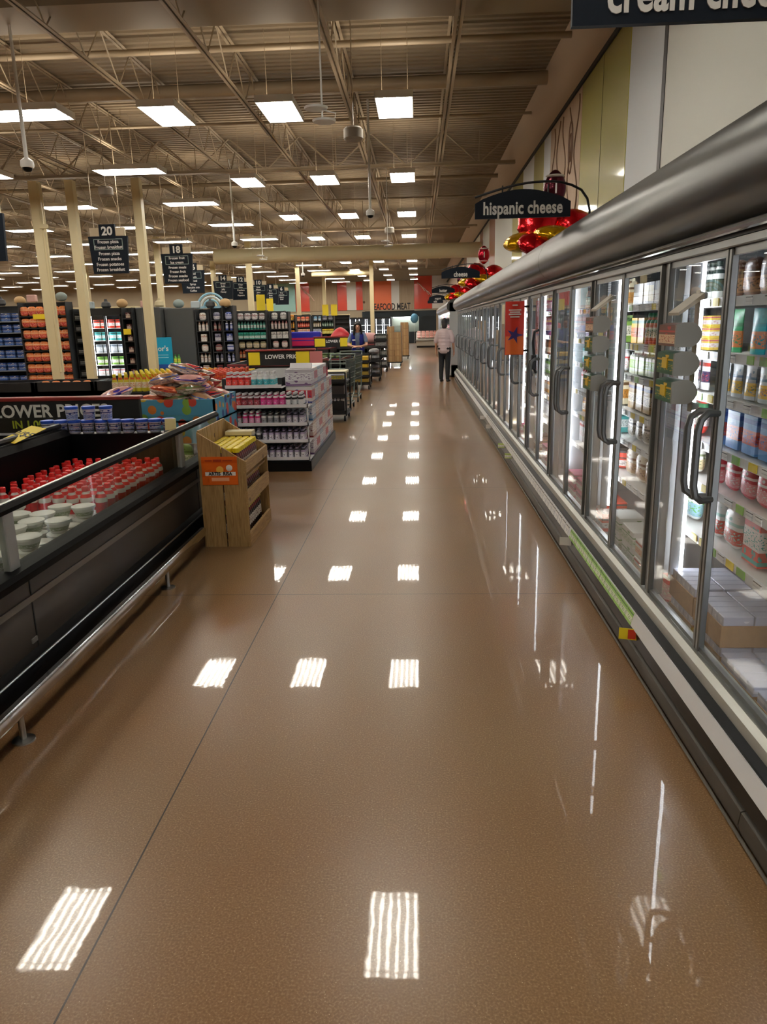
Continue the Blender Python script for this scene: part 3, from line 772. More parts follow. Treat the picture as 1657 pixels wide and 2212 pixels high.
M().prism([(FX, .02), (FX + .03, .03), (FX + .05, .08), (FX + .045, .16), (FX + .02, .2), (FX, .21)], Y0, Y1, 'y', 0, True).obj('lower_bumper', rubber, t)
M().tube([(FX + .04, Y0, .185), (FX + .04, Y1, .185)], .006, 6).obj('bumper_trim', steel, t)
M().box(-3.9, FX - .03, Y0 + .02, Y1 - .02, 0, .06).obj('kick_plate', blackm, t)
for y in (3.05, 5.62): M().box(FX - .001, FX + .003, y - .004, y + .004, .21, .535).obj('panel_joint', blackm, t)
M().box(FX, FX + .006, 3.0, 3.045, .24, .262).obj('maker_badge', mat('badge_silver', '9a9894', .4, .6), t)
segs = [(Y0 + .02, 2.92), (3.0, 5.27), (5.36, Y1 - .02)]
for a, c in segs:
    M().box(FX - .012, FX - .005, a, c, .60, .86).obj('front_glass', clear_glass, t)
for y in (2.96, 5.315):
    M().cbox(FX - .03, FX + .004, y - .04, y + .04, .60, .862, .004).obj('glass_post', mat('pale_post', 'a3a5a2', .4, .5), t)
M().prism([(FX - .035, .856), (FX + .008, .856), (FX + .01, .875), (FX - .005, .892), (FX - .03, .892)], Y0, Y1, 'y').obj('glass_top_rail', rubber, t)
M().box(FX - .03, FX - .012, Y0, Y1, .892, .896).obj('rail_built_in_highlight', steel, t)  # steel strip standing in for the highlight along the black rail
M().box(-3.9, FX - .01, Y1 - .03, Y1 - .022, .62, .87).obj('end_glass', clear_glass, t)
M().prism([(-2.72, .48), (-2.55, .48), (-2.55, .86), (-2.58, .9), (-2.69, .9), (-2.72, .86)], Y0, 5.28, 'y').obj('center_ridge', rubber, t)
M().tube([(-2.635, Y0, .925), (-2.635, 5.28, .925)], .022, 8).obj('ridge_tube', mat('dark_grey_tube', '1c1d20', .4, .2), t)
M().box(-3.88, FX - .06, 5.29, 5.42, .48, .862).obj('riser', black, t)
M().box(-2.8, FX - .06, 5.275, 5.28, .89, .895).box(-2.8, FX - .06, 5.275, 5.28, .93, .934).obj('riser_rail', black, t)
M().box(-3.9, -2.4, 5.44, 5.5, .48, .78).obj('dark_baffle', blackm, t)
# bumper rail on the floor
t = thing('bumper_rail', 'low stainless floor rail on short posts in front of the chest freezer', 'rail', (0, 0, 0))
M().prism([(-1.63, .11), (-1.60, .105), (-1.592, .12), (-1.592, .155), (-1.60, .17), (-1.63, .165)], -1.0, 5.22, 'y', 0, True).obj('rail_bar', chrome, t)
for y in (.82, 2.6, 4.38):
    p = M().tube([(-1.61, y, .004), (-1.61, y, .12)], .013, 10); p.obj('post', steel, t)
    M().lathe(-1.61, y, [(.045, 0), (.045, .006), (.02, .010)], 16).obj('base_flange', steel, t)
# tubs with white lids, near half of the well
o, w, h = goods('bowl', 'e2e4dc', '9aa88a', 'e9e9e4', 0)
rn = random.Random(4); j = 0; y = 2.3
while y < 4.1:
    for i in range(5):
        x = -2.47 + i * .137 + (j % 2) * .02
        for k in range(1 if (i + 2 * j) % 4 == 0 else 2):
            dup(o, (x, y + rn.uniform(-.01, .01), .502 + k * .0725), (rn.uniform(-.05, .05), 0, rn.uniform(-2, 2)), 'white-lidded round tub in the near half of the chest freezer', 'white-lidded tubs in the chest freezer', scale=(.9, .9, .98))['category'] = 'tub'
    y += .152; j += 1
# red-capped bottles, far half
o, w, h = goods('bottle', 'eceae4', 'c8283a', 'e02a2a', 0)
y = 4.2; j = 0
while y < 5.2:
    for i in range(8):
        dup(o, (-2.50 + i * .086 + (j % 2) * .015, y, .503), (rn.uniform(-.08, .02), rn.uniform(-.04, .04), rn.uniform(0, 6)), 'white bottle with bright red cap packed in the chest freezer', 'red-capped bottles in the chest freezer', scale=(1.05, 1.05, .98), name='milk_bottle')['category'] = 'bottle'
    y += .088; j += 1
for y, m_, s in ((5.55, ('bag', '7fa050', 'd8dcb0', '4a6a2a', 1), 'green bag'), (5.75, ('bag', 'a8a860', 'e0dcc0', '6a6a2a', 1), 'olive bag'), (5.98, ('bag', '7f9a50', 'e8e0c0', '4a6a2a', 1), 'moss green bag')):
    o, w, h = goods(*m_)
    for i in range(5): dup(o, (-1.94 - i * .17, y + .04 * (i % 2), .503), (0, 0, 1.2 + .2 * i), '%s of frozen vegetables behind the far glass pane of the chest freezer' % s, '%ss in the far bay of the chest freezer' % s)['category'] = 'bag'
for i in range(7):
    for j in range(4):
        o, w, h = goods('widebox', 'c0b8a8', 'e8e4da', '5a4a3a', 0)
        dup(o, (-3.65 + j * .25, 2.9 + i * .31, .503), (0, 0, .05), 'pale carton in the far well of the chest freezer', 'pale cartons in the far well of the chest freezer')['category'] = 'carton'
# blue-lidded pots on the riser
def pot():
    o = M().lathe(0, 0, [(.036, 0), (.039, .004), (.044, .08), (.045, .082)], 18).obj('whip_tub', pack('e4e8f0', 'b8ccec', '24408c', 1))
    M().lathe(0, 0, [(.047, .078), (.048, .096), (.044, .099), (.02, .097)], 18).obj('lid', mat('royal_blue_lid', '2a58c8', .35), o)
    return o
po_ = pot()
for i in range(10): dup(po_, (-2.75 + i * .101, 5.345, .863), i * .7, 'white pot with blue lid in the lower row on the freezer riser', 'blue-lidded pots, lower row')['category'] = 'tub'
for i, x in enumerate((-2.56, -2.43, -2.30)):
    dup(po_, (x, 5.35, .9625), i * 1.1, ['leftmost', 'middle', 'rightmost'][i] + ' of the three blue-lidded pots stacked on top of the lower row')['category'] = 'tub'
drop(po_)
o = M().cbox(-.07, .07, -.13, .13, 0, .003, .001).obj('price_card', tagy, None, (-2.60, 4.72, .945), (.25, .1, -.4))
tag(o, 'yellow price card lying on the black ridge of the freezer, reading 2/$5', 'price card')
text('2/$5', .09, blackm, o, (0, 0, .0035), rot=(-math.pi / 2, 0, 0), depth=.0008, fat=.001)
o = M().cbox(-.04, .04, 0, .003, 0, .085, .001).obj('price_card', mat('pale_yellow_card', 'efe7a6', .5), None, (-1.80, 5.26, .885), (-.1, 0, .1))
tag(o, 'small pale yellow card clipped on the glass rail at the freezer corner', 'price card')

# header sign behind the freezer
def header_sign(x0, x1, y, z0, z1, label, size, lines=True, off=.1):
    t = thing('header_sign', label, 'sign', (0, 0, 0))
    M().box(x0, x1, y, y + .05, z0, z1).obj('sign_board', blackm, t)
    M().cbox(x0 - .02, x1 + .02, y - .02, y + .07, z1, z1 + .035, .008).obj('red_top_rail', mat('dark_red_rail', '8c2e2c', .35), t)
    for x in (x0 + .05, x1 - .09): M().box(x, x + .04, y + .01, y + .04, 0, z0).obj('post', blackm, t)
    text('LOWER PRICES', size, lettering, t, (x0 + off, y - .003, z0 + (z1 - z0) * (.74 if lines else .6)), align='LEFT', fat=size * .024)
    if lines: text('IN 1,000s', size * .62, mat('yellow_green_lettering', 'c8d23c', .5), t, (x0 + off + .16, y - .003, z0 + (z1 - z0) * .42), align='LEFT', fat=size * .014)
    return t
header_sign(-3.86, -2.47, 6.45, .64, 1.0, 'black and white LOWER PRICES header board just behind the near chest freezer', .155, off=.06)

# ------------------------------------------------------------------ wooden crate display
pine = wood_mat('pine_boards', '8a6a3c', 'b3925c', 2)
pine_y = wood_mat('pine_boards_flat', '937044', 'b8965f', 1)
t = thing('wooden_crate_display', 'slatted pine display crate with three shelves, standing at the freezer corner', 'display stand', (-1.62, 5.27, 0))
CW, CL = .345, .78
def zs(x): return .865 - (.865 - .645) * x / CW
for yy in (0, CL - .018):
    for a, c in ((0, .165), (.175, CW)):
        M().prism([(a, .0), (c, .0), (c, zs(c)), (a, zs(a))], yy, yy + .018, 'y').obj('end_board', pine, t)
k = 0; y = .018
while y < CL - .03:
    M().cbox(0, .016, y, min(y + .098, CL - .018), .0, .875, .002).obj('back_board', pine, t); y += .106
for z in (.05, .31, .525): M().box(.016, CW - .016, .018, CL - .018, z - .014, z).obj('shelf_board', pine_y, t)
for z0, z1 in ((.0, .105), (.315, .425), (.56, .645)): M().cbox(CW - .016, CW + .004, -.002, CL + .002, z0, z1, .002).obj('front_lip', pine_y, t)
s = M().cbox(.02, .285, -.006, -.001, .475, .685, .001).obj('orange_sign', pack('e0661c', 'e0661c', 'd2560f', 0), t)
M().box(.045, .27, -.008, -.0055, .545, .572).obj('name_band', tagw, s)
text('ARTIS  RISA', .034, blackm, s, (.157, -.009, .559), fat=.001)
M().box(.05, .10, -.008, -.0055, .652, .662).box(.11, .17, -.008, -.0055, .648, .666).box(.18, .25, -.008, -.0055, .652, .66).obj('dark_red_print', mat('dark_red_print', 'a8341a', .5), s)
M().box(.09, .22, -.008, -.0055, .505, .53).obj('lower_band', mat('peach_band', 'f0b088', .5), s)
M().lathe(0, 0, [(.028, 0), (.02, .003)], 14).obj('sun_emblem', mat('honey_yellow', 'f0b848', .5), s, (.155, -.006, .588), (math.pi / 2, 0, 0))
M().lathe(0, 0, [(.024, 0), (.02, .003)], 14).obj('round_emblem', tagw, s, (.225, -.006, .602), (math.pi / 2, 0, 0))
def honey(capc, bodyc, hh, lab='f0ead8'):
    o = M().lathe(0, 0, [(.02, 0), (.026, .005), (.026, hh * .62), (.014, hh * .8), (.014, hh * .86)], 12).obj('syrup_bottle', pack(bodyc, lab, '7a1f10', 0))
    M().lathe(0, 0, [(.025, hh * .84), (.025, hh * .98), (.02, hh)], 12).obj('cap', mat('cap_' + capc, capc, .35), o)
    return o
for capc, body, hh, z, x0, nx, lb, gp in (('f4dc1e', '5a1f14', .215, .526, .05, 5, 'yellow-capped dark syrup bottle on the top shelf of the pine crate', 'yellow-capped bottles'),
                                   ('b88a3a', '5c2410', .185, .311, .16, 3, 'amber jar on the middle shelf of the pine crate', 'amber jars'),
                                   ('c8b24a', '2a1a16', .225, .051, .10, 4, 'dark bottle with gold neck on the bottom shelf of the pine crate', 'gold-necked bottles')):
    o = honey(capc, body, hh)
    for i in range(nx):
        for j in range(11 if z > .5 else 12):
            dup(o, (-1.62 + x0 + i * .055, 5.27 + .052 + j * .0565, z), i + j, lb, gp)['category'] = 'bottle'
    drop(o)
M().cbox(-.11, .11, -.06, .06, 0, .035, .004).obj('leaflet_box', mat('cream_card', 'ddd2b0', .6), t, (.15, .70, .745))

# ------------------------------------------------------------------ printed bin of bread and sweets bags
bin_m, n_, l_, bb = bsdf('fruit_print_card')
tc = n_.new('ShaderNodeTexCoord'); vo = n_.new('ShaderNodeTexVoronoi'); vo.inputs['Scale'].default_value = 9
l_.new(tc.outputs['Object'], vo.inputs['Vector'])
lt = n_.new('ShaderNodeMath'); lt.operation = 'LESS_THAN'; lt.inputs[1].default_value = .42; l_.new(vo.outputs['Distance'], lt.inputs[0])
cr = n_.new('ShaderNodeValToRGB'); cr.color_ramp.interpolation = 'CONSTANT'; e = cr.color_ramp.elements
for i, (p, c) in enumerate(((0, 'e8c63c'), (.25, 'd84a3a'), (.45, '2a4a9a'), (.6, 'e88a3a'), (.8, '8ab84a'))):
    q = e[i] if i < 2 else e.new(p)
    q.position = p; q.color = col(c)
sx = n_.new('ShaderNodeSeparateXYZ'); l_.new(vo.outputs['Color'], sx.inputs[0]); l_.new(sx.outputs[0], cr.inputs[0])
mx = n_.new('ShaderNodeMix'); mx.data_type = 'RGBA'; l_.new(lt.outputs[0], mx.inputs[0]); mx.inputs[6].default_value = col('5aa8cc'); l_.new(cr.outputs[0], mx.inputs[7])
l_.new(mx.outputs[2], bb.inputs['Base Color'])
t = thing('display_bin', 'square light-blue fruit-print cardboard bin heaped with wrapped breads', 'display bin', (-2.81, 7.15, 0))
m_ = M()
for a in ((0, .82, 0, .02), (0, .82, .84, .86), (0, .02, 0, .86), (.80, .82, 0, .86)): m_.box(a[0], a[1], a[2], a[3], .0, .925)
m_.box(0, .82, 0, .86, .70, .72)
m_.obj('bin_walls', bin_m, t)
def crumpled(seed, c1, c2, c3):
    rn = random.Random(seed); ph = [rn.uniform(0, 6) for _ in range(6)]
    def fn(p):
        k = 1 + .12 * math.sin(5 * p.x + ph[0]) + .1 * math.sin(7 * p.y + ph[1]) + .1 * math.sin(9 * p.z + 4 * p.x + ph[2])
        pinch = 1 - .55 * max(0, p.x - .35) ** 1.0
        return Vector((p.x * (1.15 if p.x > .5 else 1), p.y * k * pinch, p.z * k * pinch))
    return M().ell((0, 0, 0), (.15, .085, .055), 16, 12, fn=fn).obj('wrapped_bread_bag', pack(c1, c2, c3, 1, .2))
bags = [crumpled(i, *c) for i, c in enumerate((('c8683c', 'e8d8c8', 'a02a20'), ('d8c8b8', 'c0383a', '4a3a2a'), ('a88060', 'e8e0d0', '3a5aa0'), ('c23a3a', 'f0e0d8', '2a2a4a'), ('8a6a48', 'd8ccb8', '506a30'), ('e0a8a0', 'f0e8e4', '4a3a9a')))]
names = ['orange-brown', 'cream and red', 'tan and blue', 'red', 'olive brown', 'pink and white']
rn = random.Random(17); n = 0
for k, (zz, nx, ny) in enumerate(((.82, 3, 4), (.915, 3, 4), (1.01, 2, 4), (1.10, 2, 3), (1.185, 1, 2))):
    for i in range(nx):
        for j in range(ny):
            b = bags[n % 6]; x = -2.40 + (i - (nx - 1) / 2) * .255 + rn.uniform(-.02, .02); y = 7.56 + (j - (ny - 1) / 2) * .175 + rn.uniform(-.015, .015)
            dup(b, (x, y, zz + rn.uniform(-.01, .012)), (rn.uniform(-.3, .3), rn.uniform(-.28, .28), rn.choice((0, 3.14)) + rn.uniform(-.35, .35)), '%s wrapped bread bag heaped in the fruit-print bin' % names[n % 6], '%s bags in the fruit-print bin' % names[n % 6])['category'] = 'bread bag'; n += 1
dup(bags[5], (-2.93, 7.05, .98), (0, -.35, .4), 'pink and white bag poking up left of the fruit-print bin', scale=(1.1, 1.1, 1.3))['category'] = 'bread bag'
for b in bags: drop(b)
o = M().box(-3.45, -2.85, 7.0, 7.7, 0, .88).obj('display_table', blackm); tag(o, 'low black display table left of the fruit-print bin', 'table')

# ------------------------------------------------------------------ juice bottles on a low table
t = thing('juice_table', 'low dark table carrying rows of juice bottles behind the fruit-print bin', 'table', (0, 0, 0))
M().cbox(-4.0, -2.35, 9.4, 10.9, .78, .82, .006).obj('table_top', blackm, t)
M().box(-3.9, -2.45, 9.5, 10.8, 0, .78).obj('table_base', mat('dark_grey_base', '2c2e30', .6), t)
for a, c, body, capc, lb in ((-3.95, -3.42, 'd8cc3c', 'f0e030', 'lemon yellow'), (-3.41, -2.88, 'f0962a', 'f8b83c', 'orange'), (-2.87, -2.40, 'c2302a', 'e85a3a', 'red')):
    o = M().lathe(0, 0, [(.03, 0), (.036, .006), (.036, .12), (.018, .19), (.017, .2)], 12).obj('juice_bottle', pack(body, 'f2ead0', 'd05a20', 0))
    M().lathe(0, 0, [(.021, .195), (.021, .222), (.017, .225)], 10).obj('cap', mat('cap_' + capc, capc, .35), o)
    x = a + .04; i = 0
    while x < c:
        for j in range(7): dup(o, (x, 9.46 + j * .19, .8205 + .0 * j), i, '%s juice bottle on the low table behind the fruit-print bin' % lb, '%s juice bottles' % lb)['category'] = 'bottle'
        x += .078; i += 1
    drop(o)

# ------------------------------------------------------------------ drinks end display
t = thing('drink_display', 'white tiered end display of drinks on a black plinth', 'display stand', (0, 0, 0))
TX0, TX1, TY0, TY1 = -2.28, -1.24, 8.2, 10.65
M().box(TX0 - .02, TX1 + .015, TY0 - .02, TY1, 0, .115).obj('plinth', black, t)
M().box(TX0, TX1 - .34, TY0 + .36, TY1 - .02, .115, 1.02).obj('core', mat('dark_grey_base', '2c2e30', .6), t)
LV = (.118, .318, .508, .708, .92)
wp = mat('white_tray', 'e9e8ea', .4)
for i, z in enumerate(LV):
    d = .10 if i == 4 else 0
    x1 = TX1 - (.0 if i < 4 else .3)
    mm = M().box(TX0 + d, x1, TY0 + d, TY0 + .36 + d, z, z + .008)
    mm.box(TX0 + d, x1, TY0 + d, TY0 + d + .006, z, z + .045)
    mm.obj('tray', wp, t)
M().prism([(TY0, .115), (TY0 + .012, .115), (TY0 + .012, .9), (TY0, .9)], TX1 - .012, TX1, 'x').obj('corner_post', wp, t)
LVC = [[('9aa0a8', 'e8e8ea', '4a4a52', 'silver'), ('a89ab8', 'f0eef4', '2a2430', 'mauve')],
       [('e8e8ea', '26262a', '8a8a92', 'white and black'), ('b8a8c8', 'e8e4ee', '2a2030', 'lilac')],
       [('9a2c3a', 'd8d8da', '5a5a60', 'dark red'), ('d8287a', 'f0a8c8', 'f2f2f2', 'hot pink'), ('d8d8d6', '9a9aa0', '2a2a2e', 'pale grey'), ('9a90a8', 'e6e2ea', '2a2430', 'grey-violet')],
       [('c22a2a', 'e0484a', 'f0e8e8', 'scarlet'), ('6a1826', 'a02a3c', 'f0e8e8', 'maroon'), ('c01e6a', 'e0409a', 'f0e8ee', 'magenta'), ('1c1a1c', 'e8e8ea', 'f0f0f0', 'black')],
       [('c81e24', 'f04a3a', 'f0f0f0', 'bright red'), ('e8ecea', '2fb0bc', 'f4f4f4', 'white and aqua')]]
for i, z in enumerate(LV):
    d = .10 if i == 4 else 0; cs = LVC[i]; a, c = TX0 + d + .035, (TX1 if i < 4 else TX1 - .3) - .05
    n = int((c - a) / .071)
    for q in range(n + 1):
        c1, c2, c3, nm = cs[min(len(cs) - 1, int(q / (n + 1) * len(cs)))]
        o, w, h = goods('bottle', c1, c2, 'd8d8da' if i > 2 else c3, 0)
        for r_ in range(3):
            dup(o, (a + q * .071, TY0 + d + .048 + r_ * .074, z + .0085), (0, 0, -math.pi / 2), '%s drink bottle on tier %d from the bottom of the white drinks display' % (nm, i + 1), '%s drink bottles, tier %d' % (nm, i + 1), scale=(.9, .9, .80 if i < 4 else .86), name='sports_drink_bottle')['category'] = 'bottle'
rn = random.Random(9)
PK = [('c8c4cc', 'e8e8ec', '6a4a7a', 'grey and violet'), ('d8d4d4', 'c83a3a', '2a3a8a', 'white and red'), ('a8c0d0', 'f0f0f2', '3a6aa0', 'pale blue'), ('d0b8b0', 'f0ece8', '8a2a2a', 'dusty rose')]
for i in range(5):
    z = .1165 + i * .2
    for j in range(8):
        c1, c2, c3, nm = PK[(i * 3 + j * 5 + (j // 3)) % 4]
        o = M().cbox(-.15, .15, -.142, .142, 0, .195, .004).obj('drinks_multipack', pack(c1, c2, c3, 2))
        o.location = (TX1 - .155 + .0, TY0 + .56 + j * .288 - .02, z); o.location.y = TY0 + .52 + j * .285
        if o.location.y + .14 > TY1 or i == 4 and j > 4: drop(o); continue
        tag(o, '%s drinks multipack stacked on the aisle side of the drinks display' % nm, 'multipack', '%s multipacks on the side of the drinks display' % nm)
o = M().cbox(-.24, .02, 0, .02, 0, .07, .002).obj('white_card', wp, None, (TX1 - .03, TY0 + .48, 1.115), (-.5, 0, -.1)); tag(o, 'white header card lying tilted on top of the drinks display', 'card')
o, w, h = goods('bottle', '8a1c2c', 'd83a4a', '3a3a40', 0)
for i in range(7):
    for j in range(2): dup(o, (TX1 - .50 + i * .074, TY0 + 2.05 + j * .1, .9175), (0, 0, -1.5), 'dark red bottle with dark cap standing at the back of the drinks display', 'dark red bottles at the back of the drinks display', scale=(.95, .95, .85), name='soda_bottle')['category'] = 'bottle'

# ------------------------------------------------------------------ store fixtures facing the camera, farther left and back
def run_front(spec, x0, x1, y, z, label, cat, name='', sc=1.0, stack=1, gap=.006, rows=1):
    o, w, h = goods(*spec); w = w * sc + gap; h *= sc; x = x0 + w / 2; i = 0
    nn = max(1, int((x1 - x0 + .01) / w)); w = (x1 - x0) / nn; x = x0 + w / 2
    for _ in range(nn):
        for k in range(stack):
            for r in range(rows):
                c = dup(o, (x, y + r * .11 * sc, z + .001 + k * (h + .001)), (0, 0, math.pi / 2), label, label, name=name or None); c['category'] = cat
                if sc != 1: c.scale = (sc, sc, sc)
        x += w; i += 1
frame_m = mat('dark_shelving', '202326', .5)
def rack(x0, x1, y, top, levels, label, back='1c1e20', side=True, depth=.45, shelf_m=None, z0=.12):
    """a shelf unit facing -y"""
    t = thing('shelf_unit', label, 'shelving', (0, 0, 0))
    M().box(x0, x1, y + depth - .03, y + depth, 0, top).obj('back_panel', mat('back_' + back, back, .6), t)
    M().box(x0, x1, y + .02, y + depth, 0, z0).obj('base', frame_m, t)
    if side:
        for x in (x0, x1 - .025): M().box(x, x + .025, y, y + depth, 0, top).obj('upright', frame_m, t)
    for z in levels: M().box(x0 + .025, x1 - .025, y, y + depth - .03, z - .025, z).obj('shelf', shelf_m or frame_m, t)
    return t
# -- blue frozen-dinner rack, orange bag rack, dark rack
YR = 21.6
LVb = [.12, .50, .86, 1.22, 1.58, 1.90]
rack(-14.3, -11.42, YR, 2.33, LVb[1:], 'tall dark shelf unit of blue cartons at the left edge', shelf_m=mat('pale_shelf_edge', '8d97a0', .4))
for i, z in enumerate(LVb):
    run_front(('widebox', '1d3f8c', '3f74c8', 'c8a878', 2), -13.6, -12.5, YR + .12, z, 'deep blue carton with brown print in the far blue shelf unit, level %d' % (i + 1), 'carton', name='frozen_meal_carton', sc=1.1, stack=2)
    run_front(('widebox', '173a7c', '2f68b8', 'd8d0c0', 1), -12.45, -11.45, YR + .12, z, 'royal blue carton in the far blue shelf unit, level %d' % (i + 1), 'carton', name='frozen_meal_carton', sc=1.1, stack=2)
t = rack(-11.38, -9.98, YR - .3, 2.40, [.10, .42, .74, 1.06, 1.38, 1.70, 2.02], 'black rack filled with orange bags of snacks, seven rows high', '120f10')
for i, z in enumerate([.12, .42, .74, 1.06, 1.38, 1.70, 2.02]):
    run_front(('bag', 'e88a4a', 'c83a3a', 'f2c09a', 1), -11.36, -10.0, YR - .2, z + .002, 'orange and red snack bag on row %d of the black rack' % (i + 1), 'bag', sc=1.55, gap=-.03)
o = M().cbox(0, .55, 0, .01, 0, .14, .002).obj('price_sign', tagy, None, (-10.95, YR - .33, 1.93)); tag(o, 'yellow price sign across the upper part of the orange bag rack', 'price sign')
rack(-9.95, -9.62, YR, 2.2, [.3, .62, .94, 1.26, 1.58, 1.9], 'narrow black rack between the orange bags and the freezer doors')
for i, z in enumerate([.3, .62, .94, 1.26, 1.58, 1.9]):
    run_front(('box', '17181a', '6a6e72', '9a9ea2', 3), -9.92, -9.64, YR + .1, z, 'black carton in the narrow black rack, level %d' % (i + 1), 'carton', sc=1.0)
for x0, x1, sp, nm, lb in ((-10.6, -8.55, ('widebox', '1d3f8c', '3f74c8', 'c8a878', 2), 'blue cartons', 'blue'), (-8.5, -7.2, ('bag', 'e88a4a', 'c83a3a', 'f2c09a', 1), 'orange snack bags', 'orange'), (-7.15, -5.2, ('box', '2a2c30', '8a8e92', 'c8ccd0', 3), 'black cartons', 'black')):
    t = thing('low_bunker_case', 'low black bunker case of %s on the floor before the tall racks' % nm, 'display case', (0, 16.2, 0))
    M().box(x0, x1, 0, .05, 0, .5).box(x0, x1, .95, 1.0, 0, .5).box(x0, x0 + .05, 0, 1, 0, .5).box(x1 - .05, x1, 0, 1, 0, .5).box(x0, x1, 0, 1, .05, .3).obj('case_body', blackm, t)
    run_front(sp, x0 + .06, x1 - .06, 16.35, .3, '%s goods standing in the low %s bunker case before the tall racks' % (lb, nm), 'pack', sc=1.3)
# -- upright glass-door freezer, seen face on
t = thing('upright_freezer', 'upright glass-door freezer with lit interior beside the narrow black rack', 'freezer', (-9.55, YR + .1, 0))
M().box(0, 1.0, .55, .6, 0, 2.15).box(0, 1.0, 0, .6, 0, .25).box(0, 1.0, 0, .6, 2.02, 2.2).box(0, .03, 0, .6, 0, 2.2).box(.97, 1.0, 0, .6, 0, 2.2).obj('cabinet', blackm, t)
for a in (.03, .505):
    d = M().box(a, a + .03, -.04, 0, .25, 2.02).box(a + .435, a + .465, -.04, 0, .25, 2.02).box(a, a + .465, -.04, 0, .25, .29).box(a, a + .465, -.04, 0, 1.98, 2.02).obj('door', frame_m, t)
    M().box(a + .03, a + .435, -.025, -.018, .29, 1.98).obj('door_glass', door_glass, d)
    M().tube([(a + .05, -.05, .9), (a + .05, -.08, .93), (a + .05, -.08, 1.3), (a + .05, -.05, 1.33)], .012, 6).obj('door_handle', steel, d)
for a in (.06, .5, .94): M().tube([(a, .06, .3), (a, .06, 1.98)], .014, 6).obj('lit_tube', led_light, t)
for z in (.6, .95, 1.3, 1.65): M().box(.03, .97, .1, .55, z - .02, z).obj('shelf', white, t)
for i, z in enumerate((.25, .6, .95, 1.3, 1.65)):
    c1, cn, c2, c3 = COLS[(i * 3) % 11]
    run_front(('box', c1, c2, c3, 0), -9.48, -8.6, YR + .28, z, '%s carton in the upright freezer, shelf %d from the bottom' % (cn, i + 1), 'carton', sc=1.4)
# -- brown packs rack and the big grey back of a freezer
rack(-8.52, -8.2, YR, 2.2, [.3, .62, .94, 1.26, 1.58, 1.9], 'narrow dark rack of maroon packs left of the grey panels')
for i, z in enumerate([.3, .62, .94, 1.26, 1.58, 1.9]):
    run_front(('box', '5a2a2c', 'c8b0a8', 'e0d8d0', 1), -8.49, -8.22, YR + .1, z, 'maroon and cream pack in the narrow rack, level %d' % (i + 1), 'pack', sc=1.0)
o = M().cbox(0, .22, 0, .01, 0, .16, .002).obj('price_sign', tagy, None, (-8.5, YR - .02, 1.45)); tag(o, 'small yellow price sign on the narrow rack of maroon packs', 'price sign')
o = M().cbox(0, .24, 0, .01, 0, .16, .002).obj('price_sign', tagy, None, (-9.72, YR - .06, 1.42)); tag(o, 'yellow price sign at the left jamb of the upright freezer', 'price sign')
t = thing('freezer_back', 'tall plain charcoal-grey boxed end of a freezer row behind the cream column', 'freezer', (0, 0, 0))
gm_ = mat('charcoal_panel', '4b4e4f', .45)
M().cbox(-8.18, -7.45, YR + .2, YR + 1.4, 0, 2.2, .02).obj('side_box', gm_, t)
M().cbox(-7.43, -6.55, YR + .45, YR + 1.5, 0, 2.17, .02).obj('end_panel', gm_, t)
for x in (-7.98, -7.9, -7.72): M().box(x, x + .015, YR + .19, YR + .2, .05, 2.15).obj('groove_strip', mat('grey_strip', '7c8082', .35, .5), t)
t = thing('turquoise_poster_stand', 'turquoise poster board with a blue foot beside the cream column', 'poster stand', (-7.52, 20.9, 0))
M().box(0, .62, .02, .4, 0, .62).obj('stand', mat('blue_foot', '1a4fa8', .5), t)
M().cbox(0, .62, 0, .02, .62, 1.36, .003).obj('board', mat('turquoise_board', '0f9fce', .4), t)
M().cbox(0, .62, 0, .02, .52, .62, .003).obj('blue_strip', mat('blue_foot', '1a4fa8', .5), t)
text("Nor's", .2, lettering, t, (.29, -.003, 1.05), fat=.004)
for z in (.87, .80): M().box(.08, .5, -.004, 0, z, z + .018).obj('print_line', mat('pale_aqua_print', 'a8dcea', .5), t)
run_front(('bottle', '7fc84a', 'f0f060', '2a7a3a', 0), -6.88, -6.68, 20.9, .62, 'green and yellow bottle beside the turquoise poster', 'bottle', sc=1.3)
o = M().box(-6.9, -6.66, 20.8, 21.1, 0, .62).obj('display_plinth', gm_); tag(o, 'small grey plinth right of the turquoise poster', 'plinth')
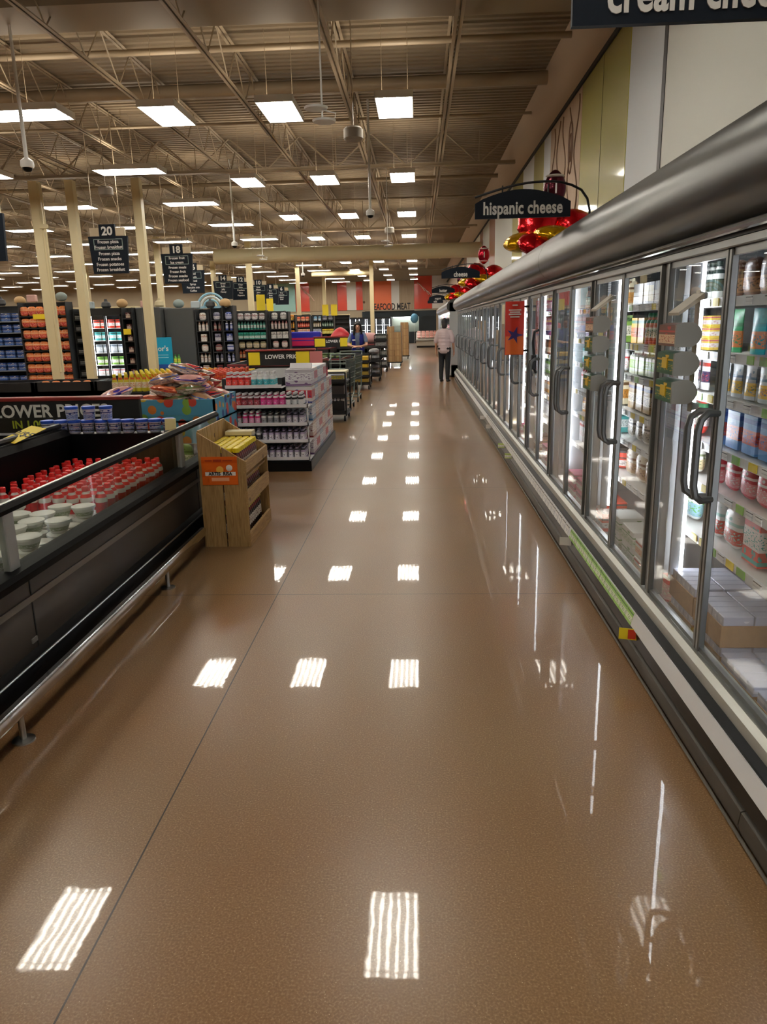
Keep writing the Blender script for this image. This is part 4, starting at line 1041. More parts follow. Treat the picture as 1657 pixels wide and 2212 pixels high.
# -- gondolas continuing to the right and back
def packed(x0, x1, y, levels, cols, label, kinds=('box', 'bottle', 'bag'), sc=1.15):
    for i, z in enumerate(levels):
        c = cols[i % len(cols)]
        run_front((kinds[i % len(kinds)], c[0], c[1], c[2], i % 2), x0 + .03, x1 - .03, y + .09, z, '%s %s %s, level %d' % (c[3], KN[kinds[i % len(kinds)]], label, i + 1), KN[kinds[i % len(kinds)]].split()[-1], sc=sc)
L6 = [.3, .6, .9, 1.2, 1.5, 1.8]
U = [(-6.50, -6.1, 22.0, 2.12, [('d8d4cc', 'f0ecec', '9a6a5a', 'pale')], 'in the narrow white-packs rack', 'narrow rack of pale packs right of the charcoal panel'),
     (-6.05, -5.72, 22.0, 2.15, [('7a3a3a', 'c8b8b0', '2a2a40', 'plum'), ('8a8aa0', 'e0e0e8', '3a3a5a', 'grey-blue')], 'in the dark narrow rack', 'narrow dark rack with plum-coloured packs'),
     (-5.68, -5.35, 21.9, 2.2, [('3a4a8a', 'b0b8d8', 'd8d8e0', 'indigo')], 'in the indigo rack', 'narrow tall rack of indigo packs'),
     (-5.95, -4.95, 24.6, 2.1, [('d88a4a', 'e8c89a', '8a3a1a', 'orange'), ('d8703a', 'f0d8b0', '7a2a1a', 'burnt orange'), ('c8b890', 'e8e0c8', '5a5a3a', 'sand'), ('3a9a8a', 'd8ece8', '1a5a4a', 'teal'), ('2f8a7c', 'e0ece8', '1a4a44', 'sea green'), ('b8b8b8', 'f0f0f0', '7a2a2a', 'grey')], 'in the orange and teal shelf unit', 'shelf unit with orange goods low and teal goods high'),
     (-4.9, -4.25, 24.8, 2.05, [('d8c8c0', 'f0ecec', '8a2a3a', 'rose white'), ('e0e0dc', 'f6f6f4', '4a4a4a', 'white')], 'in the white goods shelf unit', 'shelf unit of white packs right of the orange and teal one'),
     (-6.35, -5.55, 31.5, 2.2, [('9a9ab0', 'd8d8e4', '3a3a5a', 'lavender'), ('5a6a8a', 'c8ccd8', '2a2a3a', 'slate'), ('8a9a9a', 'e0e4e4', '2a3a3a', 'grey-green')], 'in the slate-coloured shelf unit', 'shelf unit of slate and lavender packs'),
     (-5.5, -4.95, 30.5, 2.0, [('e0942a', 'f0c860', '5a3010', 'amber')], 'in the amber bottle rack', 'rack of amber goods just left of a cream column'),
     (-6.7, -5.5, 38.5, 2.1, [('e0c8b0', 'f0e8e0', 'c03a2a', 'peach'), ('c83a2a', 'f0a08a', '5a1a1a', 'brick red'), ('e0704a', 'f0c0a0', '7a2a1a', 'salmon')], 'in the red and peach shelf unit', 'shelf unit of red and peach packs right of a cream column'),
     (-5.4, -4.6, 38.5, 2.1, [('a8b0c0', 'e8e8f0', '4a5a8a', 'steel blue'), ('c0b8a0', 'e8e4d8', '5a4a2a', 'khaki'), ('6a9ab8', 'e0ecf2', '2a4a6a', 'sky')], 'in the blue and khaki shelf unit', 'shelf unit of blue and khaki packs'),
     (-4.5, -3.9, 35.0, 2.0, [('d8c040', 'f0e890', '6a5a1a', 'mustard'), ('3a5a4a', 'b8d0c0', '1a2a20', 'bottle green'), ('4a4a5a', 'b0b0bc', '1a1a22', 'dark grey')], 'in the mustard and green shelf unit', 'shelf unit topped with yellow signs')]
for x0, x1, y, top, cols, lb, ul in U:
    rack(x0, x1, y, top, L6, ul, '2a2c2e'); packed(x0, x1, y, L6, cols, lb, sc=1.3)
for x, y, z, lb in ((-6.3, 31.6, 2.2, 'yellow sign card on top of the slate shelf unit'), (-4.45, 35.3, 2.0, 'left yellow sign card on the mustard shelf unit'), (-4.05, 35.3, 2.0, 'right yellow sign card on the mustard shelf unit'), (-5.3, 24.95, 2.1, 'yellow sign card on the orange and teal shelf unit')):
    o = M().cbox(0, .28, 0, .02, 0, .5, .003).obj('sign_card', tagy, None, (x, y, z)); tag(o, lb, 'sign')
# long rows of shelving behind, with pale tops and decor
for k, y in enumerate((24.0, 28.0, 33.5, 40.0, 47.5, 55.0)):
    x1 = (-9.0, -8.3, -8.0, -7.6, -6.8, -5)[k]
    t = rack(-26, x1, y, 2.25, [.5, .9, 1.3, 1.7, 2.05], '%s long shelving row running left behind the racks' % ['nearest', 'second', 'third', 'fourth', 'fifth', 'farthest'][k], '3a3c3e')
    M().box(-26, x1, y - .05, y + .6, 2.25, 2.31).obj('pale_top', cream, t)
rn = random.Random(33)
DEC = [('c8bc98', 'cream'), ('8a9a98', 'grey-green'), ('b8c8d0', 'pale blue'), ('3a3c3e', 'black'), ('c0a070', 'tan'), ('d8b0a8', 'pink')]
for i in range(26):
    c, cn = DEC[i % 6]; x = -13.6 + i * .5 + rn.uniform(-.1, .1); y = 22.2 if x < -6.6 else 31.8; z = 2.31 if x > -9 else 2.41
    if -11.4 > x: z = 2.34
    if x > -9: z = 2.21
    if x > -4.8: break
    if i % 3 == 0: mm = M().lathe(0, 0, [(.1, 0), (.14, .06), (.12, .16), (.05, .2), (.04, .26)], 12)
    elif i % 3 == 1: mm = M().ell((0, 0, .13), (.17, .12, .13), 12, 8)
    else: mm = M().cbox(-.13, .13, -.08, .08, 0, .2, .02)
    if x < -11.4: y = YR + .25
    elif x < -10: y = YR - .1
    elif x < -9.6: continue
    elif x < -8.55: y = YR + .35; z = 2.2
    elif x < -8.2: y = YR + .2; z = 2.2
    elif x < -7.45: y = YR + .6; z = 2.2
    elif x < -6.55: y = YR + .9; z = 2.17
    elif x < -5.4: y = 22.2; z = 2.15
    else: continue
    o = mm.obj(('ornament_jar', 'soft_toy', 'gift_box')[i % 3], mat('decor_' + c, c, .6), None, (x, y, z))
    tag(o, '%s %s standing on top of the shelving, %s' % (cn, ('jar', 'soft toy', 'gift box')[i % 3], ['at the far left end', 'above the blue cartons', 'above the orange bags', 'above the glass-door freezer', 'above the grey panels', 'right of the column'][min(5, i // 4)]), ('jar', 'toy', 'box')[i % 3])
t = thing('arch_display', 'pale blue arch-shaped header with small figures above the narrow racks', 'display header', (-6.05, 22.2, 2.16))
for r, q in ((.40, 0), (.31, 1), (.22, 0)):
    pts = [(r * math.cos(math.pi * a / 12), 0, r * math.sin(math.pi * a / 12)) for a in range(13)]
    M().tube(pts, .035, 6).obj('arch_band', mat('arch_%d' % q, ('8fc0d8', 'e0ecf0')[q], .5), t)
M().box(-.45, .45, -.03, .03, -.02, .04).obj('base_board', mat('arch_0', '8fc0d8', .5), t)

# ------------------------------------------------------------------ low island cases farther along the aisle
def island(x0, x1, y0, y1, top, label, bc='1e1f20'):
    t = thing('island_case', label, 'display case', (0, 0, 0))
    m_ = mat('island_' + bc, bc, .4)
    M().box(x0, x1, y0, y0 + .05, .06, top).box(x0, x1, y1 - .05, y1, .06, top).box(x0, x0 + .05, y0, y1, .06, top).box(x1 - .05, x1, y0, y1, .06, top).box(x0, x1, y0, y1, .06, top - .18).obj('case_body', m_, t)
    M().box(x0 + .05, x1 - .05, y0 + .05, y1 - .05, 0, .06).obj('kick_plate', blackm, t)
    M().box(x0 - .01, x1 + .01, y0 - .01, y0 + .03, top - .05, top).box(x1 - .03, x1 + .01, y0, y1, top - .05, top).obj('top_rail', mat('wine_rail', '7a3034', .4), t)
    M().tube([(x1 + .03, y0, .22), (x1 + .03, y1, .22)], .025, 8).obj('bumper', black, t)
    return t
island(-3.75, -1.85, 11.4, 14.3, .80, 'first low dark island case past the drinks display')
t = header_sign(-3.32, -2.0, 14.4, .86, 1.13, 'small LOWER PRICES header board on the island case past the drinks display', .11, lines=False, off=.36)
M().cbox(.0, .26, -.012, 0, .0, .24, .002).obj('price_panel', tagy, t, (-2.36, 14.4, .875))
M().cbox(.0, .22, -.012, 0, .0, .24, .002).obj('price_panel', tagy, t, (-3.28, 14.4, .875))
M().cbox(.0, .24, -.012, 0, .0, .24, .002).obj('pink_panel', mat('pink_panel', 'c87a78', .5), t, (-2.09, 14.4, .875))
run_front(('box', '7a3a20', 'b0603a', '2a1410', 1), -2.45, -1.9, 13.6, .62, 'reddish brown carton on the first island case', 'carton', sc=1.4, rows=3)
run_front(('box', 'e8c82a', 'f2e04a', '9a5a1a', 0), -3.7, -3.05, 13.8, .62, 'yellow carton at the back of the first island case', 'carton', sc=1.3, rows=2)
run_front(('bag', 'c84a3a', 'e8b0a0', '5a2a2a', 1), -3.6, -2.5, 12.6, .62, 'red bag in the first island case', 'bag', rows=2)
run_front(('box', 'c83a3a', 'f0d8d0', '5a2a2a', 1), -3.6, -2.0, 11.8, .62, 'red and cream carton in the near end of the first island case', 'carton', sc=.9, rows=1)
island(-3.9, -2.15, 15.2, 17.6, .86, 'second low island case, with purple and white packs on top')
run_front(('widebox', '3a2fa8', 'e8e8f4', '2a2080', 0), -3.55, -2.75, 15.5, .86 - .18, 'purple and white pack across the second island case', 'pack', stack=2)
run_front(('widebox', 'e8863a', 'f4d0a0', '9a3a1a', 0), -2.72, -2.2, 15.5, .86 - .18, 'orange pack at the right end of the second island case', 'pack', stack=2)
island(-3.4, -1.85, 18.2, 21.5, .80, 'third low island case, filled with green-labelled jars')
for j, z in enumerate((.62, .80)): run_front(('tub', '7a9a4a', 'd8dcb0', '3a5a2a', 0), -3.2 + .1 * j, -1.95, 18.35 + .5 * j, z, 'green-labelled jar on tier %d of the third island case' % (j + 1), 'jar', sc=1.35, rows=2, stack=1)
t = header_sign(-3.0, -1.9, 21.6, .98, 1.24, 'small black header board with two yellow price panels behind the green jars', .10, lines=False, off=.34)
M().cbox(.0, .30, -.012, 0, .0, .22, .002).obj('price_panel', tagy, t, (-2.98, 21.6, 1.0))
M().cbox(.0, .34, -.012, 0, .0, .24, .002).obj('price_panel', tagy, t, (-2.25, 21.6, .99))
island(-5.6, -3.0, 25.4, 27.6, .85, 'fourth low island case behind the green jars')
o = M().cbox(0, 1.1, 0, .5, 0, .52, .04).obj('boxed_display', pack('2a2a9a', 'c82a5a', 'c82a5a', 3), None, (-4.55, 26.6, .86)); tag(o, 'dark blue and crimson draped display block beyond the island cases', 'display block')
o = M().ell((0, 0, .28), (.40, .3, .36), 14, 9, fn=lambda p: Vector((p.x * (1 - .35 * max(0, p.z)), p.y, p.z))).obj('red_gift_heap', mat('gift_red', 'c8323a', .35), None, (-3.0, 29.0, .86)); tag(o, 'red wrapped gift heap on a far island', 'gift')
o = M().ell((0, 0, .2), (.6, .3, .22), 14, 9).obj('pink_gift_heap', mat('gift_pink', 'dfa8a4', .4), None, (-1.98, 29.2, .86)); tag(o, 'pale pink wrapped heap right of the red one on a far island', 'gift')
island(-3.6, -1.5, 28.6, 32, .87, 'fifth low island case carrying the red and pink heaps')

# ------------------------------------------------------------------ back wall: panels, lettering, meat counter
BY = YB - .06
def bpanel(px0, px1, z0, z1, m, label):
    x0, x1 = [(p - 905) / 1600 * (YB + 2) - .0 for p in (px0, px1)]
    o = M().cbox(x0, x1, BY, YB + .02, z0, z1, .01).obj('wall_panel', m); tag(o, label, 'wall panel'); return o
rd = mat('vermilion_panel', 'd03a20', .3, coat=.5); orr = mat('orange_panel', 'ec7444', .4); wt = mat('far_white_panel', 'e4e0d6', .5); tn = wood_mat('far_tan_panel', 'a08a6c', 'b09a7c', 2, .12)
z0, z1 = 2.75, 5.1
for a, c, m_, lb in ((560, 600, tn, 'far tan wall panel behind the aisle signs'), (600, 655, mat('aqua_panel', '9ccac4', .5), 'pale aqua wall panel left of the first red one'), (656, 684, rd, 'first vermilion wall panel from the left on the back wall'), (684, 740, tn, 'tan wall panel between two vermilion ones'),
                     (741, 760, rd, 'second, narrow vermilion wall panel on the back wall'), (760, 779, wt, 'white wall panel left of the narrow rust one'), (779, 792, rd, 'narrow rust-red wall panel beside the white one'),
                     (792, 808, tn, 'narrow tan wall panel behind the cream column'), (808, 850, orr, 'broad soft orange wall panel above the seafood lettering'), (850, 866, wt, 'white wall panel right of the orange one'),
                     (866, 896, tn, 'tan wall panel above the meat lettering'), (896, 932, rd, 'large vermilion wall panel at right end of the back wall'), (932, 985, wt, 'white wall panel in the corner by the cold cases')):
    bpanel(a, c, z0, z1 + (.35 if 896 <= a else 0), m_, lb)
for a, lb in ((656, 'first'), (896, 'last')):
    for k in range(3):
        x = (a + 6 - 905) / 1600 * 68 + k * .35
        o = M().tube([(x, BY - .04, 4.9 - k * .3), (x + .3, BY - .04, 4.7 - k * .3), (x + .65, BY - .04, 4.2 - k * .3)], .035, 5).obj('painted_stalk', mat('pale_pink_line', 'e8c0b0', .5)); tag(o, 'pale curved line, %s of three on the %s vermilion panel' % (('upper', 'middle', 'lower')[k], lb), 'wall decoration')
t = thing('wall_sign', 'black standing letters reading SEAFOOD MEAT over the meat counter', 'sign', (-2.35, 62.0, 2.58))
text('SEAFOOD MEAT', .72, blackm, t, (.1, 0, .30), depth=.03, fat=.016).scale = (.6, 1, 1)
M().box(-2.0, 2.0, -.02, .05, -.06, .0).obj('sign_rail', blackm, t)
t = thing('meat_department', 'dark-framed meat department front with lit window under the lettering', 'counter', (0, 62.2, 0))
dk_ = mat('dark_teal_wall', '15232a', .5)
M().box(-4.6, 1.4, 0, .3, 2.1, 2.55).box(-4.6, -2.2, .1, .3, .9, 2.1).box(-.0, .2, 0, .3, .9, 2.1).box(.2, 1.4, .1, .3, .9, 2.1).box(-4.6, 1.4, 0, .4, 0, .9).obj('front_wall', dk_, t)
M().box(-2.2, 0, .9, .95, .9, 2.1).obj('back_room_wall', mat('pale_green_room', 'a8b4a4', .6), t)
M().tube([(-2.1, .5, 2.05), (-.1, .5, 2.05)], .04, 6).obj('lit_tube', led_light, t)
o = M().ell((0, 0, 0), (.32, .32, .38), 14, 10).obj('balloon', mat('light_blue_balloon', '5a9fc8', .3), None, (-.35, 61.0, 1.95)); tag(o, 'light blue round balloon in front of the meat department window', 'balloon')
M().tube([(0, 0, -.38), (0, 0, -1.945)], .01, 4).obj('string', white, o)
t = thing('meat_case', 'low open chilled case of pink meat trays at the end of the aisle', 'display case', (-.2, 50, 0))
M().prism([(0, .12), (3.0, .12), (3.0, .95), (2.4, .95), (.3, .55), (0, .55)], 0, 1.8, 'x').obj('case_body', mat('pale_case', 'b4b4aa', .4), t)
M().box(.05, 1.75, .05, 2.9, 0, .12).obj('kick_plate', blackm, t)
M().tube([(-.03, -.03, .45), (1.83, -.03, .45)], .04, 8).obj('bumper', mat('grey_bumper', '7c7c78', .4), t)
for j in range(4):
    for i in range(6):
        o = M().cbox(-.12, .12, -.2, .2, 0, .06, .01).obj('meat_tray', pack('e0a49a', 'f0dcd4', 'b8443c', 1), None, (-.2 + .2 + i * .28, 50.55 + j * .55, .655 + j * .10), (.187, 0, 0)); tag(o, 'pink tray of meat in the low case at the aisle end', 'meat tray', 'meat trays in the end case')
o = M().cbox(-.15, .15, 0, .02, 0, .42, .003).obj('sign_card', tagy, None, (1.45, 49.95, .95)); tag(o, 'yellow sign card at the right end of the meat case', 'sign')
M().box(-.01, .01, .005, .015, -.45, 0).obj('card_post', steel, o)
# glass-front coolers along the back, left of the lettering
for k in range(5):
    x = -8.9 + k * 1.35
    t = thing('upright_cooler', 'upright glass-front cooler against the back wall, %s from the left' % ['first', 'second', 'third', 'fourth', 'fifth'][k], 'cooler', (x, 60.5, 0))
    M().box(0, 1.3, .75, .8, 0, 2.1).box(0, 1.3, 0, .8, 1.98, 2.1).box(0, 1.3, 0, .8, 0, .25).box(0, .06, 0, .8, .25, 1.98).box(1.24, 1.3, 0, .8, .25, 1.98).box(.62, .68, 0, .05, .25, 1.98).obj('cabinet', blackm, t)
    for a in (.06, .68): M().box(a, a + .56, .01, .016, .25, 1.98).obj('door_glass', door_glass, t)
    for a in (.12, .6, .74, 1.18): M().tube([(a, .1, .3), (a, .1, 1.95)], .018, 6).obj('lit_tube', led_light, t)
    for z in (.7, 1.1, 1.5): M().box(.06, 1.24, .2, .75, z - .03, z).obj('shelf', white, t)

# ------------------------------------------------------------------ arched section signs over the cold cases
def arch_sign(y, word, label, z=2.33, size=.135, dx=0):
    t = thing('section_sign', label, 'sign', (dx, y, z))
    x0, x1 = .42, 1.115
    top = [(x1, .105)] + [(x1 - (x1 - x0) * i / 12, .115 + .082 * math.sin(math.pi * i / 12)) for i in range(1, 12)] + [(x0, .105)]
    M().prism([(x0, 0), (x1, 0)] + top, 0, .022, 'y').obj('sign_board', navy, t)
    pts = [(x0 - .0, .01, .15)] + [(x0 + .62 * i / 10, .01, .15 + .095 * math.sin(math.pi * (i / 10) * .62 + .0)) for i in range(1, 11)]
    pts += [(1.12, .01, .215), (1.19, .01, .18), (1.235, .01, .12), (1.255, .01, .04), (1.255, .01, -(z - 2.27))]
    M().tube(pts, .009, 6).obj('arch_bracket', blackm, t)
    for x in (.62, .95): M().tube([(x, .01, .15), (x, .01, .225)], .006, 5).obj('tie', blackm, t)
    text(word, size, lettering, t, ((x0 + x1) / 2, -.002, .066), fat=.0034, spacing=1.04).scale = (.73, 1, 1)
    return t
arch_sign(2.28, 'cream cheese', 'large dark navy sign reading cream cheese, cut off by the top of the picture', 2.365, .122)
arch_sign(5.85, 'hispanic cheese', 'dark navy arched sign reading hispanic cheese', 2.33, .122)
arch_sign(14.2, 'cheese', 'dark navy arched sign reading cheese, next beyond the hispanic cheese one', 2.37, .12)
arch_sign(23.5, 'butter', 'third arched navy sign along the case tops', 2.46, .12, -.02)
arch_sign(30.0, 'yogurt', 'fourth arched navy sign along the case tops', 2.43, .12, -.02)
arch_sign(34.6, 'milk', 'farthest arched navy sign along the case tops', 2.43, .12, -.02)

# ------------------------------------------------------------------ foil balloons on the canopies
foil = {k: mat('foil_' + k, c, .18, .75, bump=.5, nscale=14) for k, c in (('red', 'c8141c'), ('gold', 'd8a818'), ('maroon', '4a1420'), ('crimson', 'a8142c'))}
def round_balloon(k, r, flat=.5):
    def fn(p):
        a = math.atan2(p.y, p.x); w = 1 + .05 * math.cos(12 * a) * (1 - abs(p.z)) ** 1
        return Vector((p.x * w, p.y * w, p.z * flat))
    return M().ell((0, 0, 0), (r, r, r), 36, 12, fn=fn).obj('foil_balloon', foil[k])
def football(k):
    def fn(p): return Vector((p.x * (1 - .28 * p.z * p.z), p.y * (1 - .28 * p.z * p.z) * .6, p.z))
    o = M().ell((0, 0, 0), (.125, .125, .19), 16, 14, fn=fn).obj('football_balloon', foil[k])
    for s in (1, -1): M().ell((0, 0, s * .125), (.108, .082, .02), 16, 6).obj('white_band', mat('foil_white', 'e8e4e0', .25, .3), o)
    M().box(-.008, .008, -.082, -.06, -.06, .06).obj('laces', lettering, o)
    return o
def cluster(y, s, where, k0, dx=0):
    f = football(k0); f.location = (1.50 + dx, y, 2.99); f.scale = (s, s, s); tag(f, 'dark maroon football-shaped foil balloon with white bands %s' % where, 'balloon')
    stick = M().tube([(0, 0, -.19), (0, 0, -.66)], .006, 5).obj('stick', white, f)
    for q, (k, x, dy, z, r, fl, rx, lb) in enumerate((('red', 1.74, .05, 2.62, .21, .7, .6, 'upper outer red'), ('red', 1.34, .05, 2.62, .23, .5, 1.2, 'upper inner red'), ('gold', 1.50, -.28, 2.47, .25, .42, .15, 'large gold'),
                                       ('gold', 1.16, -.05, 2.44, .21, .5, .2, 'small gold'), ('red', 1.24, -.3, 2.39, .17, .6, .5, 'low front red'), ('red', 1.62, 0, 2.40, .15, .6, .9, 'low back red'))):
        o = round_balloon(k, r, fl); o.location = (x + dx, y + dy, z); o.rotation_euler = (rx, .15 * (-1) ** q, 0); o.scale = (s, s, s)
        tag(o, '%s foil balloon in the bunch %s' % (lb, where), 'balloon', 'foil balloons %s' % where)
cluster(8.8, 1.0, 'behind the hispanic cheese sign', 'maroon')
cluster(17.0, 1.0, 'beyond the cheese sign', 'crimson', -.08)
cluster(26.6, 1.05, 'far along the case tops', 'maroon', -.05)

# ------------------------------------------------------------------ things clipped to the doors
def dip_strip(y, n, label, z0=1.585):
    t = thing('clip_strip', label, 'clip strip', (0, y, 0))
    M().box(1.052, 1.056, -.02, .02, z0 - n * .105 - .03, z0 + .11).obj('strip', mat('beige_plastic', 'c9c2b2', .4), t)
    M().prism([(1.056, z0 + .10), (.965, z0 + .03), (.967, z0 + .02), (1.056, z0 + .08)], -.06, .06, 'y').obj('header_card', mat('beige_plastic', 'c9c2b2', .4), t)
    M().lathe(0, 0, [(.018, 0), (.012, .028)], 12).obj('suction_cup', mat('cup_clear', 'b8bcbc', .3), t, (1.056, 0, z0 + .09), (0, math.pi / 2, 0))
    M().lathe(0, 0, [(.018, 0), (.012, .028)], 12).obj('suction_cup', mat('cup_clear', 'b8bcbc', .3), t, (1.056, 0, z0 - n * .105 - .01), (0, math.pi / 2, 0))
    for i in range(n):
        z = z0 - .05 - i * .105
        prof = [(-.05, -.042), (-.05, .036), (-.02, .043)] + [(.046 * math.sin(a) - .006, .044 * math.cos(a)) for a in [x * math.pi / 14 for x in range(1, 14)]]
        cc = ('6a3a26', 'e8c9a0', 'b8321e') if i == 0 else ('2a5a3c', '2f6a48', 'e0b428')
        o = M().prism([(.998 + a, z + b) for a, b in prof], -.098, .10, 'y', 0, True).obj('dip_carton', pack(*cc, 1))
        o.parent = None; o.location = (0, y, 0)
        tag(o, '%s rounded carton, %s on the clip strip %s' % (('brown and red' if i == 0 else 'dark green and yellow'), ['topmost', 'second', 'third', 'lowest'][i], 'of the nearest case' if y < 3.5 else 'farther along'), 'carton', None)
        M().prism([(.998 + a * 1.04, z + b * 1.04) for a, b in prof], -.108, -.094, 'y', 0, True).obj('end_cap', mat('grey_carton_end', '8f8e87', .5), o)
        M().box(.944, .9485, -.03, .03, z - .02, z + .02).obj('yellow_print', mat('leaf_yellow', 'dcb82c', .5), o) if i else None
dip_strip(2.96, 3, 'beige clip strip of rounded cartons stuck on the glass of the nearest case')
dip_strip(4.30, 4, 'second beige clip strip of rounded cartons, one door pair farther along', 1.62)
t = thing('poster_flag', 'red and orange poster flag with purple star, jutting from a cold case post', 'poster', (0, 7.54, 0))
M().cbox(.845, 1.03, -.004, .004, 1.27, 1.78, .002).obj('poster_board', mat('poster_red', 'd8301c', .35), t)
M().box(.85, 1.025, -.0055, -.0045, 1.275, 1.45).obj('orange_field', mat('poster_orange', 'e8702a', .4), t)
star = [( .9375 + (.085 if i % 2 == 0 else .03) * math.sin(i * math.pi / 5 + .3), 1.46 + (.085 if i % 2 == 0 else .03) * math.cos(i * math.pi / 5 + .3)) for i in range(10)]
M().prism(star, -.008, -.005, 'y').obj('star_shape', mat('poster_purple', '3a2a78', .4), t)
for z, w in ((1.745, .05), (1.70, .12), (1.68, .10), (1.66, .12), (1.635, .09)): M().box(.9375 - w / 2, .9375 + w / 2, -.006, -.004, z - .007, z + .005).obj('white_print_line', lettering, t)
M().box(1.03, 1.085, -.006, .006, 1.72, 1.74).box(1.03, 1.085, -.006, .006, 1.30, 1.32).obj('mount_arm', blackm, t)
t = thing('case_lock', 'black strap lock hanging between the doors just before the red poster flag', 'lock', (1.05, 6.85, 0))
M().tube([(.035, 0, 1.52), (-.02, 0, 1.5), (-.03, .02, 1.40), (-.02, 0, 1.30), (-.03, -.02, 1.2), (.0, 0, 1.14)], .013, 6).obj('strap', blackm, t)
M().cbox(-.045, .0, -.03, .03, 1.17, 1.30, .008).obj('lock_body', blackm, t)

# ------------------------------------------------------------------ hanging aisle signs
tan_block = mat('sign_tan', 'd0c2a4', .5)
def aisle_sign(num, x, y, rows, boxed=2, z=2.83, detail=True):
    t = thing('aisle_sign', 'dark navy hanging aisle sign numbered %s' % {22: 'twenty-two', 20: 'twenty', 18: 'eighteen', 16: 'sixteen', 14: 'fourteen', 12: 'twelve', 10: 'ten', 8: 'eight', 6: 'six'}[num], 'sign', (x, y, z))
    M().prism([(-.40, 0), (.40, 0), (.45, .80), (-.45, .80)], 0, .06, 'y').obj('sign_board', navy, t)
    M().box(-.18, .18, -.01, .07, .74, 1.05).obj('number_tab', navy, t)
    for s in (-1, 1): M().box(min(s * .19, s * .40), max(s * .19, s * .40), .0, .06, .805, .98).obj('tan_block', tan_block, t)
    text(str(num), .25, lettering, t, (0, -.012, .90), fat=.008)
    zz = .68
    if boxed:
        for a, b, c, d in ((-.33, .33, .73, .745), (-.33, .33, .51, .525), (-.33, -.318, .51, .745), (.318, .33, .51, .745)): M().box(a, b, -.006, 0, c, d).obj('outline_bar', mat('pale_green_line', '9ab0a8', .5), t)
    for i, r in enumerate(rows):
        text(r, .095, lettering, t, (0, -.003, zz), fat=.002); zz -= .115 if i != boxed - 1 else .135
    for s in (-1, 1): M().tube([(s * .3, .03, .98), (s * .3, .03, 3.37)], .008, 4).obj('hanging_rod', steeltan, t)
AS = [(22, -7.75, 13.6, ['Frozen meals', 'Frozen dinners', 'Fries', 'Pot pies', 'Toppings', 'Ice cream bars']), (20, -6.95, 17.3, ['Frozen pizza', 'Frozen breakfast', 'Frozen pizza', 'Frozen snacks', 'Frozen potatoes', 'Frozen breakfast']),
      (18, -6.8, 21.7, ['Frozen fruit', 'Ice cream', 'Frozen meals', 'Frozen fruit', 'Frozen snacks', 'Frozen seafood']), (16, -8.25, 28, ['Cereal', 'Granola', 'Oatmeal', 'Syrup', 'Pancake mix', 'Coffee']),
      (14, -8.85, 34.7, ['Bread', 'Rolls', 'Jelly', 'Honey']), (12, -8.35, 36, ['Chips', 'Salsa', 'Crackers', 'Nuts', 'Popcorn']), (10, -8.1, 38.8, ['Soda', 'Water', 'Juice', 'Tea']), (8, -8.3, 43, ['Rice', 'Beans', 'Pasta', 'Sauce', 'Spices']), (6, -8.2, 45.9, ['Soup', 'Canned', 'Baking', 'Sugar'])]
for n_, x, y, rows in AS: aisle_sign(n_, x, y, rows)

# ------------------------------------------------------------------ ceiling-hung cameras and radio units
def camera_drop(x, y, z, label):
    t = thing('dome_camera', label, 'security camera', (x, y, z))
    M().tube([(0, 0, .12), (0, 0, (5.70 if y < 11.6 else DECK) - z)], [.03, .022], 8).obj('drop_pole', white, t)
    M().lathe(0, 0, [(.085, 0), (.095, .03), (.09, .09), (.04, .13), (.02, .14)], 16).obj('camera_housing', white, t)
    M().ell((0, 0, 0), (.07, .07, .06), 14, 8).obj('dark_dome', black, t)
camera_drop(-5.6, 11.3, 3.88, 'white dome security camera on a long pole, the closest of the hanging cameras')
camera_drop(-1.04, 17.3, 3.9, 'white dome security camera hanging over the aisle')
camera_drop(-5.34, 22.6, 3.88, 'white dome security camera hanging past the aisle eighteen sign')
camera_drop(-5.5, 36.8, 3.9, 'small far dome security camera near the second cream duct')
def radio(x, y, z, label, s=1):
    t = thing('wireless_unit', label, 'wireless unit', (x, y, z))
    M().tube([(0, 0, .02), (0, 0, DECK - z)], .012, 6).obj('drop_rod', white, t)
    for k, (dx, dz) in enumerate(((.02, 0), (-.07, .14))[:2]):
        M().lathe(dx, 0, [(.02, dz - .02), (.13 * s, dz - .012), (.14 * s, dz + .01), (.06, dz + .03)], 20).obj('radio_disc', white, t)
    M().tube([(.14, 0, .0), (.16, 0, .08), (0, 0, .12)], .008, 5).obj('bracket', white, t)
radio(-1.1, 9.45, 3.9, 'white two-disc wireless unit hung low over the aisle')
radio(-5.5, 27.4, 3.88, 'white wireless unit hung before the cream air duct')
radio(-.95, 24.5, 3.95, 'distant small wireless unit hung over the aisle')
for x, y, lb in ((-.98, 12.45, 'grey drum-shaped ceiling speaker near the wireless unit'), (-.9, 24.8, 'far grey drum-shaped speaker under the joists over the aisle'), (-6.6, 16.6, 'pale drum-shaped unit above the crosswise lights')):
    o = M().lathe(0, 0, [(.12, 0), (.15, .03), (.15, .16), (.12, .19)], 18).obj('ceiling_speaker', mat('grey_drum', '9a9184', .8), None, (x, y, 4.34)); tag(o, lb, 'speaker')
    M().tube([(0, 0, .18), (0, 0, DECK - 4.34)], .008, 5).obj('hanging_rod', steeltan, o)

